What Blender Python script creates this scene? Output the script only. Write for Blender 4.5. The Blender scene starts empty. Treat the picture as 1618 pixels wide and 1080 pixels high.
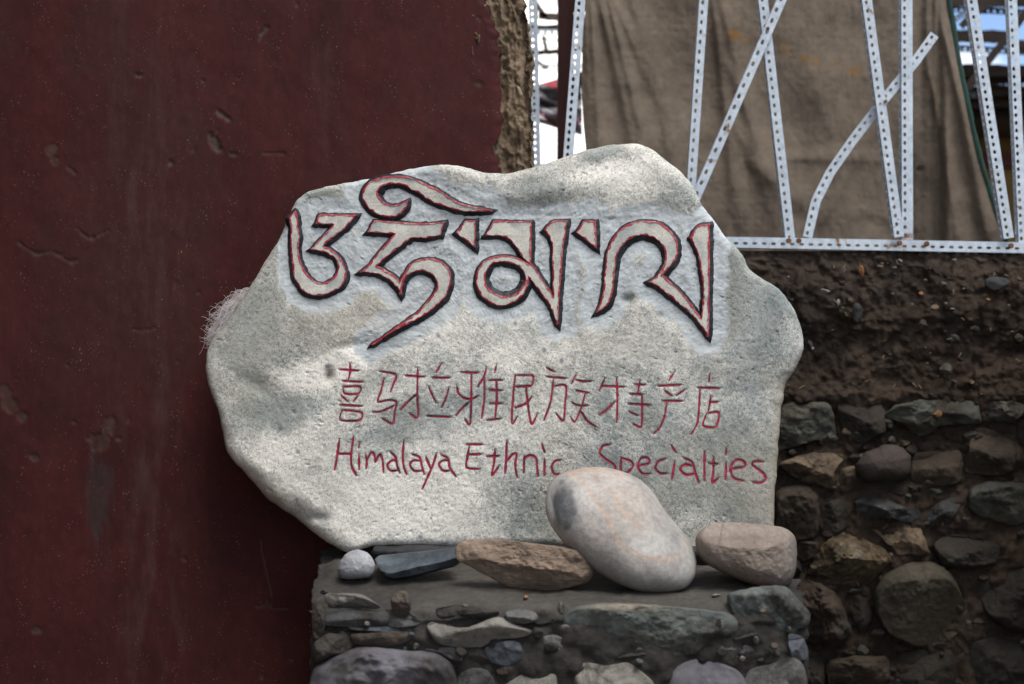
import bpy, math, random
import numpy as np
from mathutils import Vector
from mathutils.geometry import tessellate_polygon

sc = bpy.context.scene
rng = random.Random(7)
# ---------------------------------------------------------------- camera
S = 1.7            # metres per design unit (1 unit = 1000 photo pixels at the carved face)
CZ = 1.5           # camera height
DC = 2.247         # design distance camera -> carved face
cam_d = bpy.data.cameras.new('camera'); cam = bpy.data.objects.new('camera', cam_d)
sc.collection.objects.link(cam); sc.camera = cam
cam.location = (0, -DC*S, CZ); cam.rotation_euler = (math.radians(90), 0, 0)
cam_d.lens = 50; cam_d.sensor_width = 36; cam_d.clip_start = 0.05; cam_d.clip_end = 3000
cam_d.dof.use_dof = True; cam_d.dof.focus_distance = DC*S - 0.01; cam_d.dof.aperture_fstop = 1.5
cam_d.dof.aperture_blades = 9
# ---------------------------------------------------------------- world
SUN_EL, SUN_AZ = math.radians(62), math.radians(150)   # azimuth clockwise from +Y
w = bpy.data.worlds.new('World'); sc.world = w; w.use_nodes = True
nt = w.node_tree; nt.nodes.clear()
def wn(t, **k):
    n = nt.nodes.new(t)
    for a, b in k.items(): setattr(n, a, b)
    return n
out = wn('ShaderNodeOutputWorld'); bg = wn('ShaderNodeBackground'); bg.inputs[1].default_value = 0.11
sky = wn('ShaderNodeTexSky', sky_type='NISHITA', sun_disc=False); sky.sun_elevation = SUN_EL
sky.sun_rotation = SUN_AZ; sky.altitude = 3600; sky.air_density = 1.0; sky.dust_density = 0.6
tc = wn('ShaderNodeTexCoord'); no = wn('ShaderNodeTexNoise'); no.inputs['Scale'].default_value = 2.6
no.inputs['Detail'].default_value = 9; no.inputs['Roughness'].default_value = 0.58
mp = wn('ShaderNodeMapping'); mp.inputs['Scale'].default_value = (1, 1, 2.2); mp.inputs['Location'].default_value = (5.48, 1.24, 0.2)
cr = wn('ShaderNodeValToRGB'); cr.color_ramp.elements[0].position = 0.43; cr.color_ramp.elements[1].position = 0.60
mx = wn('ShaderNodeMix', data_type='RGBA'); mx.inputs[7].default_value = (12.0, 11.6, 11.0, 1)
L = nt.links.new
L(tc.outputs['Generated'], mp.inputs[0]); L(mp.outputs[0], no.inputs[0]); L(no.outputs[0], cr.inputs[0])
L(cr.outputs[0], mx.inputs[0]); L(sky.outputs[0], mx.inputs[6]); L(mx.outputs[2], bg.inputs[0]); L(bg.outputs[0], out.inputs[0])
# ---------------------------------------------------------------- sun (thin cloud, very soft)
sd = bpy.data.lights.new('sun', 'SUN'); sun = bpy.data.objects.new('sun', sd); sc.collection.objects.link(sun)
sd.energy = 1.5; sd.angle = math.radians(28); sd.color = (1.0, 0.95, 0.87)
dirv = Vector((math.sin(SUN_AZ)*math.cos(SUN_EL), math.cos(SUN_AZ)*math.cos(SUN_EL), math.sin(SUN_EL)))
sun.rotation_euler = dirv.to_track_quat('Z', 'Y').to_euler(); sun.location = dirv*20
# ---------------------------------------------------------------- view
sc.view_settings.view_transform = 'Standard'; sc.view_settings.look = 'None'
sc.view_settings.exposure = 1.0; sc.view_settings.gamma = 1.0; sc.view_settings.use_curve_mapping = False
sc.render.engine = 'CYCLES'

# ================================================================ helpers
def P(px, py, y):
    """photo pixel + design depth -> design coordinates"""
    k = (DC + y)/2247.0
    return np.stack([(px-809)*k, np.zeros_like(px)+y, (540-py)*k], -1)
def W(v):
    v = np.asarray(v, float)*S; v[..., 2] += CZ; return v
def Pt(px, py, y): return W(P(np.array(float(px)), np.array(float(py)), np.array(float(y))))

def hash3(ix, iy, iz, seed):
    h = (ix.astype(np.uint32)*np.uint32(374761393) + iy.astype(np.uint32)*np.uint32(668265263)
         + iz.astype(np.uint32)*np.uint32(2246822519) + np.uint32((seed*3266489917+12345) & 0xffffffff))
    h ^= h >> np.uint32(13); h = h*np.uint32(1274126177); h ^= h >> np.uint32(16); h = h*np.uint32(2654435761); h ^= h >> np.uint32(15)
    return h.astype(np.float64)/2147483647.5 - 1.0
def vnoise(p, seed=0):
    p = np.asarray(p, float); i = np.floor(p).astype(np.int64); f = p-i; f = f*f*f*(f*(f*6-15)+10)
    r = 0
    for a in (0, 1):
        for b in (0, 1):
            for c in (0, 1):
                wgt = (f[..., 0] if a else 1-f[..., 0])*(f[..., 1] if b else 1-f[..., 1])*(f[..., 2] if c else 1-f[..., 2])
                r = r+wgt*hash3(i[..., 0]+a, i[..., 1]+b, i[..., 2]+c, seed)
    return r
def fbm(p, octv=4, seed=0, gain=0.5, ridged=False):
    r = 0; a = 1.0; t = 0; p = np.asarray(p, float)
    for o in range(octv):
        n = vnoise(p*2.03**o + o*17.3, seed+o)
        if ridged: n = 1-2*np.abs(n)
        r = r+a*n; t += a; a *= gain
    return r/t
def cells(p, seed=0):
    """F1 and F2 cell distances, 3D, unit cells"""
    i = np.floor(p).astype(np.int64); d1 = np.full(p.shape[:-1], 9.0); d2 = d1.copy()
    for a in (-1, 0, 1):
        for b in (-1, 0, 1):
            for c in (-1, 0, 1):
                j = i+np.array([a, b, c])
                q = np.stack([j[..., k]+0.5+0.45*hash3(j[..., 0], j[..., 1], j[..., 2], seed+31*k+5) for k in range(3)], -1)
                d = np.linalg.norm(q-p, axis=-1)
                m = d < d1; d2 = np.where(m, d1, np.minimum(d2, d)); d1 = np.where(m, d, d1)
    return d1, d2
def smooth(a, b, x):
    t = np.clip((x-a)/(b-a), 0, 1); return t*t*(3-2*t)
def closed_curve(pts, n, straight=0.0):
    """closed Catmull-Rom resampled to n points by arc length"""
    p = np.array(pts, float); m = len(p); o = []
    for i in range(m):
        a, b, c, d = p[i-1], p[i], p[(i+1) % m], p[(i+2) % m]
        for t in np.linspace(0, 1, 12, endpoint=False):
            cr_ = 0.5*((2*b)+(-a+c)*t+(2*a-5*b+4*c-d)*t*t+(-a+3*b-3*c+d)*t**3)
            o.append(cr_*(1-straight)+(b+(c-b)*t)*straight)
    o = np.array(o); return resample(np.vstack([o, o[:1]]), n+1)[:-1]
def resample(q, n):
    s = np.r_[0, np.cumsum(np.linalg.norm(np.diff(q, axis=0), axis=1))]
    t = np.linspace(0, s[-1], n); return np.stack([np.interp(t, s, q[:, k]) for k in range(q.shape[1])], -1)
def resample_step(q, step, closed=False):
    q = np.array(q, float)
    if closed: q = np.vstack([q, q[:1]])
    L_ = np.linalg.norm(np.diff(q, axis=0), axis=1).sum(); n = max(2, int(L_/step)+1)
    r = resample(q, n+1); return r[:-1] if closed else r
def open_curve(pts, step):
    p = np.array(pts, float)
    if len(p) == 2: return resample_step(p, step)
    e = np.vstack([2*p[0]-p[1], p, 2*p[-1]-p[-2]]); o = []
    for i in range(1, len(e)-2):
        a, b, c, d = e[i-1:i+3]
        for t in np.linspace(0, 1, 10, endpoint=False):
            o.append(0.5*((2*b)+(-a+c)*t+(2*a-5*b+4*c-d)*t*t+(-a+3*b-3*c+d)*t**3)*0.8+(b+(c-b)*t)*0.2)
    o.append(p[-1]); return resample_step(np.array(o), step)

def make_mesh(name, verts, faces, smooth_=True, attrs=None, tint=None):
    me = bpy.data.meshes.new(name)
    verts = np.asarray(verts, float)
    if isinstance(faces, np.ndarray):
        nv, nf, k = len(verts), len(faces), faces.shape[1]
        me.vertices.add(nv); me.vertices.foreach_set('co', verts.astype(np.float32).ravel())
        me.loops.add(nf*k); me.loops.foreach_set('vertex_index', faces.astype(np.int32).ravel())
        me.polygons.add(nf); me.polygons.foreach_set('loop_start', (np.arange(nf)*k).astype(np.int32))
        me.polygons.foreach_set('use_smooth', np.full(nf, smooth_))
        me.update(calc_edges=True)
    else:
        me.from_pydata([tuple(v) for v in verts], [], faces)
        me.polygons.foreach_set('use_smooth', [smooth_]*len(me.polygons))
    for k, v in (attrs or {}).items():
        a = me.attributes.new(k, 'FLOAT', 'POINT'); a.data.foreach_set('value', np.asarray(v, np.float32).ravel())
    if tint is not None:
        a = me.attributes.new('tint', 'FLOAT_COLOR', 'POINT'); a.data.foreach_set('color', np.asarray(tint, np.float32).ravel())
    me.validate()
    return me
def tag(o, label=None, cat=None, group=None, kind=None):
    for k, v in (('label', label), ('category', cat), ('group', group), ('kind', kind)):
        if v: o[k] = v
    return o
def empty(name, loc, label, cat, group=None):
    o = bpy.data.objects.new(name, None); sc.collection.objects.link(o); o.location = loc; o.empty_display_size = 0.1
    return tag(o, label, cat, group)
def obj(name, verts, faces, m, parent=None, base=None, **k):
    """verts in world metres; origin at the parent's or at base"""
    verts = np.asarray(verts, float)
    if parent is not None:
        org = np.array(parent['_o'] if '_o' in parent else parent.location)
    else:
        org = np.array(base) if base is not None else np.array([verts[:, 0].mean(), verts[:, 1].mean(), verts[:, 2].min()])
    me = make_mesh(name, verts-org, faces, **k); me.materials.append(m)
    o = bpy.data.objects.new(name, me); sc.collection.objects.link(o)
    if parent is not None: o.parent = parent
    else: o.location = org
    ORG[o.name] = org
    return o
ORG = {}
def grid_faces(nu, nv, wrap=False, off=0):
    a = np.arange(nu*nv).reshape(nu, nv)+off
    b = np.vstack([a, a[:1]]) if wrap else a
    return np.stack([b[:-1, :-1].ravel(), b[1:, :-1].ravel(), b[1:, 1:].ravel(), b[:-1, 1:].ravel()], -1)
def box_mesh(x0, x1, y0, y1, z0, z1):
    v = [(x, y, z) for x in (x0, x1) for y in (y0, y1) for z in (z0, z1)]
    f = [(0, 1, 3, 2), (4, 6, 7, 5), (0, 4, 5, 1), (2, 3, 7, 6), (0, 2, 6, 4), (1, 5, 7, 3)]
    return v, f
def prism_px(p0, p1, wpx, y, depth):
    """a beam between two photo points at depth y, wpx wide, 'depth' thick"""
    a = P(*[np.array(float(t)) for t in (*p0, y)]); b = P(*[np.array(float(t)) for t in (*p1, y)])
    wd = wpx*(DC+y)/2247; d = b-a; d /= np.linalg.norm(d); n = np.array([-d[2], 0, d[0]])
    v = []
    for c in (a, b):
        for s_, q in ((-.5, 0), (.5, 0), (.5, depth), (-.5, depth)): v.append(c+n*wd*s_+np.array([0, q, 0]))
    f = [(0, 1, 2, 3), (7, 6, 5, 4), (0, 4, 5, 1), (1, 5, 6, 2), (2, 6, 7, 3), (3, 7, 4, 0)]
    return W(np.array(v)), f

# ================================================================ materials
def mat(name, c1, c2, scale=8.0, c3=None, rough=0.85, bump=0.3, bscale=60.0, speck=None, speck_s=220.0, speck_t=0.22,
        stretch=(1, 1, 1), tint=False, spec=0.3, lo=0.35, hi=0.65, bdist=0.004, c3s=3.0, detail=8, dirt=None):
    m = bpy.data.materials.new(name); m.use_nodes = True; t = m.node_tree; t.nodes.clear(); l = t.links.new
    def N(ty, **k):
        n = t.nodes.new(ty)
        for a, b in k.items(): setattr(n, a, b)
        return n
    o = N('ShaderNodeOutputMaterial'); b = N('ShaderNodeBsdfPrincipled'); l(b.outputs[0], o.inputs[0])
    b.inputs['Roughness'].default_value = rough; b.inputs['Specular IOR Level'].default_value = spec
    co = N('ShaderNodeTexCoord'); mpg = N('ShaderNodeMapping'); mpg.inputs['Scale'].default_value = stretch
    l(co.outputs['Object'], mpg.inputs[0])
    def noise(s, d=detail, r=0.62, dist=0.0):
        n = N('ShaderNodeTexNoise'); n.inputs['Scale'].default_value = s; n.inputs['Detail'].default_value = d
        n.inputs['Roughness'].default_value = r; n.inputs['Distortion'].default_value = dist; l(mpg.outputs[0], n.inputs[0]); return n
    def ramp(src, p0, p1, a=(0, 0, 0, 1), c=(1, 1, 1, 1)):
        r = N('ShaderNodeValToRGB'); r.color_ramp.elements[0].position = p0; r.color_ramp.elements[1].position = p1
        r.color_ramp.elements[0].color = a; r.color_ramp.elements[1].color = c; l(src, r.inputs[0]); return r
    def mix(f, a, c, blend='MIX'):
        x = N('ShaderNodeMix', data_type='RGBA', blend_type=blend)
        for s_, i in ((f, 0), (a, 6), (c, 7)):
            if isinstance(s_, (int, float)): x.inputs[i].default_value = s_
            elif isinstance(s_, tuple): x.inputs[i].default_value = (*s_[:3], 1)
            else: l(s_, x.inputs[i])
        return x.outputs[2]
    n1 = noise(scale); r1 = ramp(n1.outputs[0], lo, hi)
    col = mix(r1.outputs[0], tuple(c1), tuple(c2))
    if c3:
        r3 = ramp(noise(c3s, 5, 0.6, 0.6).outputs[0], 0.5, 0.68); col = mix(r3.outputs[0], col, tuple(c3))
    if tint:
        at = N('ShaderNodeAttribute', attribute_name='tint'); mm = N('ShaderNodeMath', operation='MULTIPLY_ADD')
        nn = noise(scale*4, 6, 0.7); rr = ramp(nn.outputs[0], 0.3, 0.7)
        # broken-up edge of the tinted patch
        m2 = N('ShaderNodeMath', operation='MULTIPLY'); l(rr.outputs[0], m2.inputs[0]); m2.inputs[1].default_value = 0.7
        m3 = N('ShaderNodeMath', operation='ADD'); l(m2.outputs[0], m3.inputs[0]); m3.inputs[1].default_value = 0.5
        m4 = N('ShaderNodeMath', operation='MULTIPLY', use_clamp=True); l(m3.outputs[0], m4.inputs[0]); l(at.outputs['Alpha'], m4.inputs[1])
        col = mix(m4.outputs[0], col, at.outputs['Color'])
    if dirt:
        rd = ramp(noise(scale*0.7, 9, .72, .8).outputs[0], .50, .64); col = mix(rd.outputs[0], col, tuple(dirt))
    if speck:
        vo = N('ShaderNodeTexVoronoi'); vo.inputs['Scale'].default_value = speck_s; l(mpg.outputs[0], vo.inputs[0])
        n5 = noise(speck_s*0.12, 3); ad = N('ShaderNodeMath', operation='MULTIPLY_ADD'); l(n5.outputs[0], ad.inputs[0])
        ad.inputs[1].default_value = -0.55; ad.inputs[2].default_value = speck_t+0.27
        sb = N('ShaderNodeMath', operation='SUBTRACT'); l(ad.outputs[0], sb.inputs[0]); l(vo.outputs['Distance'], sb.inputs[1])
        rs = ramp(sb.outputs[0], 0.0, 0.06); col = mix(rs.outputs[0], col, tuple(speck))
    # fine value variation
    fv = ramp(noise(scale*9, 5, 0.7).outputs[0], 0.3, 0.7, (0.78, 0.78, 0.78, 1), (1.2, 1.2, 1.2, 1))
    col = mix(1.0, col, fv.outputs[0], 'MULTIPLY')
    l(col, b.inputs['Base Color'])
    if bump:
        bn = N('ShaderNodeBump'); bn.inputs['Strength'].default_value = bump; bn.inputs['Distance'].default_value = bdist
        l(noise(bscale, 8, 0.68).outputs[0], bn.inputs['Height']); l(bn.outputs[0], b.inputs['Normal'])
    return m, t, b, col, (N, noise, ramp, mix, l)
def M_(*a, **k): return mat(*a, **k)[0]

# ================================================================ rocks
def pillow(outline, y0, T, n=72, rings=16, pw=2.3, seed=0, planes=0, rough=0.06, rs=28.0, lean=0.0, back=None,
           jitter=1.0, straight=0.3, tint=None, bulge=1.0, edge_soft=1.0):
    """rock with the given photo outline at design depth y0; front half bulges T towards the camera, back half 'back'"""
    if n >= 56 and rings < 30: rings = int(rings*1.9)
    r_ = random.Random(seed); o = closed_curve(outline, n, straight)
    o = o+np.stack([fbm(np.c_[o/9.0, np.full(n, seed*1.7)], 3, seed), fbm(np.c_[o/9.0, np.full(n, seed*1.7+50)], 3, seed+9)], -1)*jitter
    c = o.mean(0); ext = (o.max(0)-o.min(0))/2; py_low = o[:, 1].max()
    back = T*0.7 if back is None else back
    def half(sign_, depth):
        ts = np.linspace(0, 1, rings+1)[1:]; r = .45*ts+.55*np.sin(ts*math.pi/2)
        if sign_ > 0: r = r[:-1]      # back half shares the rim
        pts = c+(o[None]-c)*r[:, None, None]
        f = (1-np.clip(r, 0, 1)**pw)**(1/pw); f = np.broadcast_to(f[:, None], pts.shape[:2]).copy()
        q = (pts-c)/ext
        if planes:
            pr = random.Random(seed+5)
            pls = planes if isinstance(planes, list) else [(pr.uniform(0, 6.283), pr.uniform(0.35, 0.95), pr.uniform(0.55, 0.95)) for k in range(planes)]
            for a, g, c0 in pls:
                pl = c0-g*(q[..., 0]*math.cos(a)+q[..., 1]*math.sin(a))
                h = np.clip(0.5+0.5*(pl-f)/0.06, 0, 1); f = np.minimum(f, pl*(1-h)+f*h)-0.06*h*(1-h)*0.5
            f = np.maximum(f, -0.05)
        nz = fbm(np.concatenate([pts/rs, np.full(pts.shape[:2]+(1,), seed*3.3)], -1), 5, seed)
        nz2 = fbm(np.concatenate([pts/(rs*.28), np.full(pts.shape[:2]+(1,), seed*1.3)], -1), 4, seed+3, gain=.6)
        d = f*depth+(nz+.33*nz2)*rough*depth*2*(0.25+np.clip(f, 0, 1)*0.75)
        return pts, -d if sign_ < 0 else d*bulge, c
    pf, df, c = half(-1, T); pb, db, _ = half(1, back)
    cen = lambda: None
    ctr_f = df[0].mean(); ctr_b = db[0].mean()
    pts = np.concatenate([[c], pf.reshape(-1, 2), pb.reshape(-1, 2), [c]])
    dep = np.concatenate([[ctr_f], df.ravel(), db.ravel(), [ctr_b]])
    y = y0+dep+lean*(py_low-pts[:, 1])*0.001
    v = W(P(pts[:, 0], pts[:, 1], y))
    F = []
    nf_ = rings; base = 1
    idx = base+np.arange(nf_*n).reshape(nf_, n)
    nb = rings-1; idb = 1+nf_*n+np.arange(nb*n).reshape(nb, n); last = len(v)-1
    def q4(A, B): # A inner ring, B outer ring (front)
        return np.stack([A, B, np.roll(B, -1), np.roll(A, -1)], -1)
    quads = [q4(idx[i], idx[i+1]) for i in range(nf_-1)]
    quads += [q4(idx[-1], idb[-1])]+[q4(idb[i+1], idb[i]) for i in range(nb-1)]
    quads = np.concatenate(quads)
    tris = [(0, int(idx[0][i]), int(idx[0][(i+1) % n]), int(idx[0][(i+1) % n])) for i in range(n)]
    faces = [tuple(map(int, q)) for q in quads]+[t[:3] for t in tris]+[(last, int(idb[0][(i+1) % n]), int(idb[0][i])) for i in range(n)]
    tn = None
    if tint is not None: tn = tint(pts[:, 0], pts[:, 1], dep)
    return v, faces, tn
def gauss(px, py, cx, cy, rx, ry, rot=0):
    a = math.radians(rot); dx = px-cx; dy = py-cy
    u = (dx*math.cos(a)+dy*math.sin(a))/rx; v = (-dx*math.sin(a)+dy*math.cos(a))/ry
    return np.exp(-(u*u+v*v))
def poly_dist(px, py, poly, step=2.0):
    q = resample_step(poly, step); d = np.full(px.shape, 1e9)
    for a in q: d = np.minimum(d, (px-a[0])**2+(py-a[1])**2)
    return np.sqrt(d)
class Tint:
    def __init__(s, n): s.c = np.zeros((n, 3)); s.a = np.zeros(n)
    def add(s, col, al):
        al = np.clip(al, 0, 1)[:, None]; s.c = np.where(s.a[:, None] < 1e-3, np.array(col)[None], s.c*(1-al)+np.array(col)*al)
        s.a = np.maximum(s.a, al[:, 0])
    def get(s): return np.c_[s.c, s.a]

# ================================================================ ground
m_ground = M_('dry_earth', (0.11, 0.09, 0.07), (0.17, 0.145, 0.115), 3, rough=0.95, bump=0.6, bscale=25, bdist=0.02)
v = np.array([(-200, -200, 0), (200, -200, 0), (200, 200, 0), (-200, 200, 0)], float)
g_ = obj('ground', v, [(0, 1, 2, 3)], m_ground, base=(0, 0, 0)); tag(g_, kind='structure')
# ================================================================ the carved stone
def zz(pts, x0, y0, s): return [(x0+a/s, y0+b/s) for a, b in pts]
G_A = zz([(78,410),(130,350),(148,400),(152,470),(163,560),(155,650),(165,720),(190,790),(225,850),(275,898),(335,917),(395,900),(440,860),(462,800),(450,745),(420,712),(360,683),(300,667),(245,660),(290,612),(430,463),(285,460),(315,383),(450,385),(605,390),(520,490),(430,560),(348,630),(400,650),(450,690),(495,745),(525,830),(515,900),(480,950),(420,985),(340,1012),(250,1010),(190,980),(140,910),(112,830),(100,730),(92,620),(95,500)], 440, 260, 4.911)
G_I = zz([(1470,485),(1380,465),(1220,435),(1100,395),(1000,340),(900,270),(800,225),(700,175),(600,135),(520,120),(400,120),(300,127),(200,160),(130,210),(90,270),(85,340),(110,410),(160,470),(230,520),(320,552),(420,555),(490,530),(540,480),(565,430),(575,375),(530,395),(460,425),(390,430),(320,400),(270,350),(245,290),(275,245),(340,215),(450,205),(530,225),(600,260),(700,310),(760,355),(860,410),(980,450),(1080,485),(1200,500),(1320,500),(1430,492)], 560, 260, 6.742)
G_H = zz([(150,85),(300,97),(500,110),(700,100),(668,205),(560,225),(450,225),(400,255),(320,320),(250,375),(175,440),(230,465),(300,510),(350,560),(390,490),(430,430),(490,395),(580,382),(650,395),(710,435),(745,490),(750,560),(735,620),(700,690),(650,740),(580,800),(480,860),(380,910),(290,960),(200,1010),(130,1050),(250,970),(340,905),(420,850),(500,790),(560,720),(610,660),(640,600),(630,540),(590,500),(520,480),(450,495),(400,530),(375,590),(362,668),(330,610),(280,560),(210,515),(130,495),(42,492),(100,440),(200,320),(310,195),(100,180)], 560, 330, 4.911)
G_D1 = [(735.6,348),(751.4,348),(750.8,391),(720,368)]
G_M = zz([(205,95),(515,100),(512,430),(545,480),(600,570),(660,660),(690,715),(685,640),(685,500),(680,400),(680,300),(665,240),(640,200),(612,180),(640,140),(680,100),(735,90),(805,95),(790,200),(770,330),(760,480),(745,640),(735,800),(728,940),(700,880),(665,790),(600,700),(550,630),(490,555),(485,620),(450,690),(400,740),(330,775),(250,785),(170,760),(110,710),(72,650),(60,570),(75,500),(120,430),(180,395),(270,378),(350,385),(420,405),(490,445),(440,390),(380,300),(330,250),(260,220),(135,218)], 740, 330, 5.144)
G_MH = zz([(270,430),(340,440),(400,460),(440,500),(460,540),(460,590),(430,640),(380,690),(310,710),(230,690),(170,650),(140,600),(138,540),(160,480),(210,440)], 740, 330, 5.144)
G_D2 = zz([(115,95),(215,98),(220,322),(50,190)], 900, 330, 5.144)
G_L = zz([(210,845),(250,760),(275,640),(285,500),(300,370),(330,280),(390,190),(460,130),(560,98),(650,95),(740,115),(810,165),(860,230),(880,300),(875,380),(840,440),(790,500),(755,537),(850,620),(930,700),(1000,790),(1070,885),(1080,760),(1085,650),(1065,500),(1050,400),(1020,310),(975,235),(1035,140),(1075,125),(1140,120),(1140,400),(1135,700),(1135,900),(1130,1040),(1060,940),(960,830),(850,740),(760,665),(700,620),(640,595),(700,550),(740,500),(770,440),(775,370),(750,290),(700,245),(640,220),(560,215),(480,250),(420,310),(385,380),(370,480),(360,600),(345,700),(300,790)], 900, 330, 5.144)
GLYPHS = [('tibetan_letter', G_A, None), ('tibetan_vowel', G_I, None), ('tibetan_letter', G_H, None), ('tibetan_dot', G_D1, None),
          ('tibetan_letter', G_M, G_MH), ('tibetan_dot', G_D2, None), ('tibetan_letter', G_L, None)]
def sharp_curve(pts, step=1.6, ang=50):
    """closed curve, smooth where the polygon turns gently, sharp at real corners"""
    p = np.array(pts, float); m = len(p)
    corner = []
    for i in range(m):
        a = p[i]-p[i-1]; b = p[(i+1) % m]-p[i]
        t = abs((math.degrees(math.atan2(a[0]*b[1]-a[1]*b[0], a@b))))
        corner.append(t > ang)
    o = []
    for i in range(m):
        b, c = p[i], p[(i+1) % m]; a, d = p[i-1], p[(i+2) % m]
        tb = (c-b)*0.5*1.0 if corner[i] else (c-a)*0.5; tcg = (c-b)*0.5 if corner[(i+1) % m] else (d-b)*0.5
        ln = np.linalg.norm(c-b); 
        for q in (0, 1):
            tt = tb if q == 0 else tcg; l_ = np.linalg.norm(tt)
            if l_ > ln: tt *= ln/l_
        for t in np.linspace(0, 1, max(3, int(ln/step)), endpoint=False):
            h00 = 2*t**3-3*t*t+1; h10 = t**3-2*t*t+t; h01 = -2*t**3+3*t*t; h11 = t**3-t*t
            o.append(h00*b+h10*tb+h01*c+h11*tcg)
    o = np.array(o); n = len(o)
    return o+np.stack([fbm(np.c_[o/5.0, np.zeros(n)], 2, 3), fbm(np.c_[o/5.0, np.zeros(n)+9], 2, 4)], -1)*0.7
GC = []
for nm, a, h in GLYPHS:
    def orient(q, ccw):
        ar = 0.5*np.sum(q[:, 0]*np.roll(q[:, 1], -1)-np.roll(q[:, 0], -1)*q[:, 1])
        return q if (ar > 0) == ccw else q[::-1]
    loops = [orient(sharp_curve(a), True)]
    if h is not None: loops.append(orient(sharp_curve(h), False))
    GC.append((nm, loops))

ZC = 4.697; Z4 = 3.677
def z3(*pl): return [[(500+x/ZC, 560+y/ZC) for x, y in s] for s in pl]
def z4(*pl): return [[(820+x/Z4, 560+y/Z4) for x, y in s] for s in pl]
CH = [
 z3([(165,108),(315,120)],[(248,65),(252,120),(235,190)],[(190,195),(345,203)],[(195,238),(325,238),(310,290),(212,290),(195,238)],[(180,300),(235,350)],[(310,305),(270,352)],[(170,373),(342,383)],[(190,410),(335,430),(318,488),(178,485),(190,410)]),
 z3([(465,122),(590,150),(570,220),(548,280)],[(502,175),(478,270),(455,350),(530,338),(592,350),(580,430),(565,512),(485,472)],[(415,427),(480,422),(580,378)]),
 z3([(658,155),(805,165)],[(752,100),(748,300),(752,465),(690,437)],[(620,412),(680,350),(748,290)],[(925,68),(885,135)],[(860,170),(992,173)],[(832,235),(860,300),(890,360)],[(982,245),(965,310),(930,392)],[(820,455),(998,463)]),
 z3([(1068,130),(1205,135)],[(1150,140),(1148,300),(1140,515),(1098,475)],[(1040,225),(1055,290),(1110,328),(1160,325),(1200,308)],[(1135,350),(1080,400),(1035,452)],[(1262,95),(1240,170),(1195,240)],[(1245,180),(1245,330),(1225,475)],[(1337,70),(1322,135)],[(1275,190),(1388,188)],[(1335,195),(1338,330),(1325,475)],[(1282,265),(1382,265)],[(1282,362),(1382,362)],[(1262,487),(1370,475)]),
 z3([(1475,150),(1460,300),(1450,510),(1490,462)],[(1465,238),(1597,230)],[(1470,395),(1530,375),(1560,358)])+z4([(-23,120),(30,120),(82,125),(72,180),(0,185)],[(40,185),(50,280),(72,405),(108,342)],[(0,298),(40,285),(75,245)]),
 z4([(158,75),(210,102)],[(158,128),(275,138)],[(200,140),(185,270),(145,382)],[(200,182),(272,182),(268,290),(258,385),(215,342)],[(335,108),(303,170)],[(325,145),(370,155),(425,153)],[(330,208),(405,222)],[(385,222),(365,300),(325,390),(300,365)],[(308,280),(345,295),(402,295)],[(355,325),(395,385),(448,420)]),
 z4([(500,135),(465,212)],[(478,182),(615,187)],[(567,135),(572,260),(568,395)],[(465,352),(510,320),(560,270)],[(702,150),(690,230)],[(668,172),(735,175)],[(640,228),(718,232)],[(632,285),(765,293)],[(715,232),(715,330),(710,420),(662,402)],[(640,332),(692,355)]),
 z4([(903,100),(870,152)],[(808,182),(945,175)],[(845,207),(890,242)],[(965,203),(912,238)],[(832,268),(948,270)],[(860,272),(845,360),(820,420),(780,460)]),
 z4([(1108,112),(1103,160)],[(1035,192),(1172,195)],[(1052,200),(1045,330),(1035,400),(1000,465)],[(1115,238),(1100,335)],[(1105,275),(1160,275)],[(1090,340),(1160,338),(1143,418),(1070,412),(1090,340)]),
]
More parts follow.
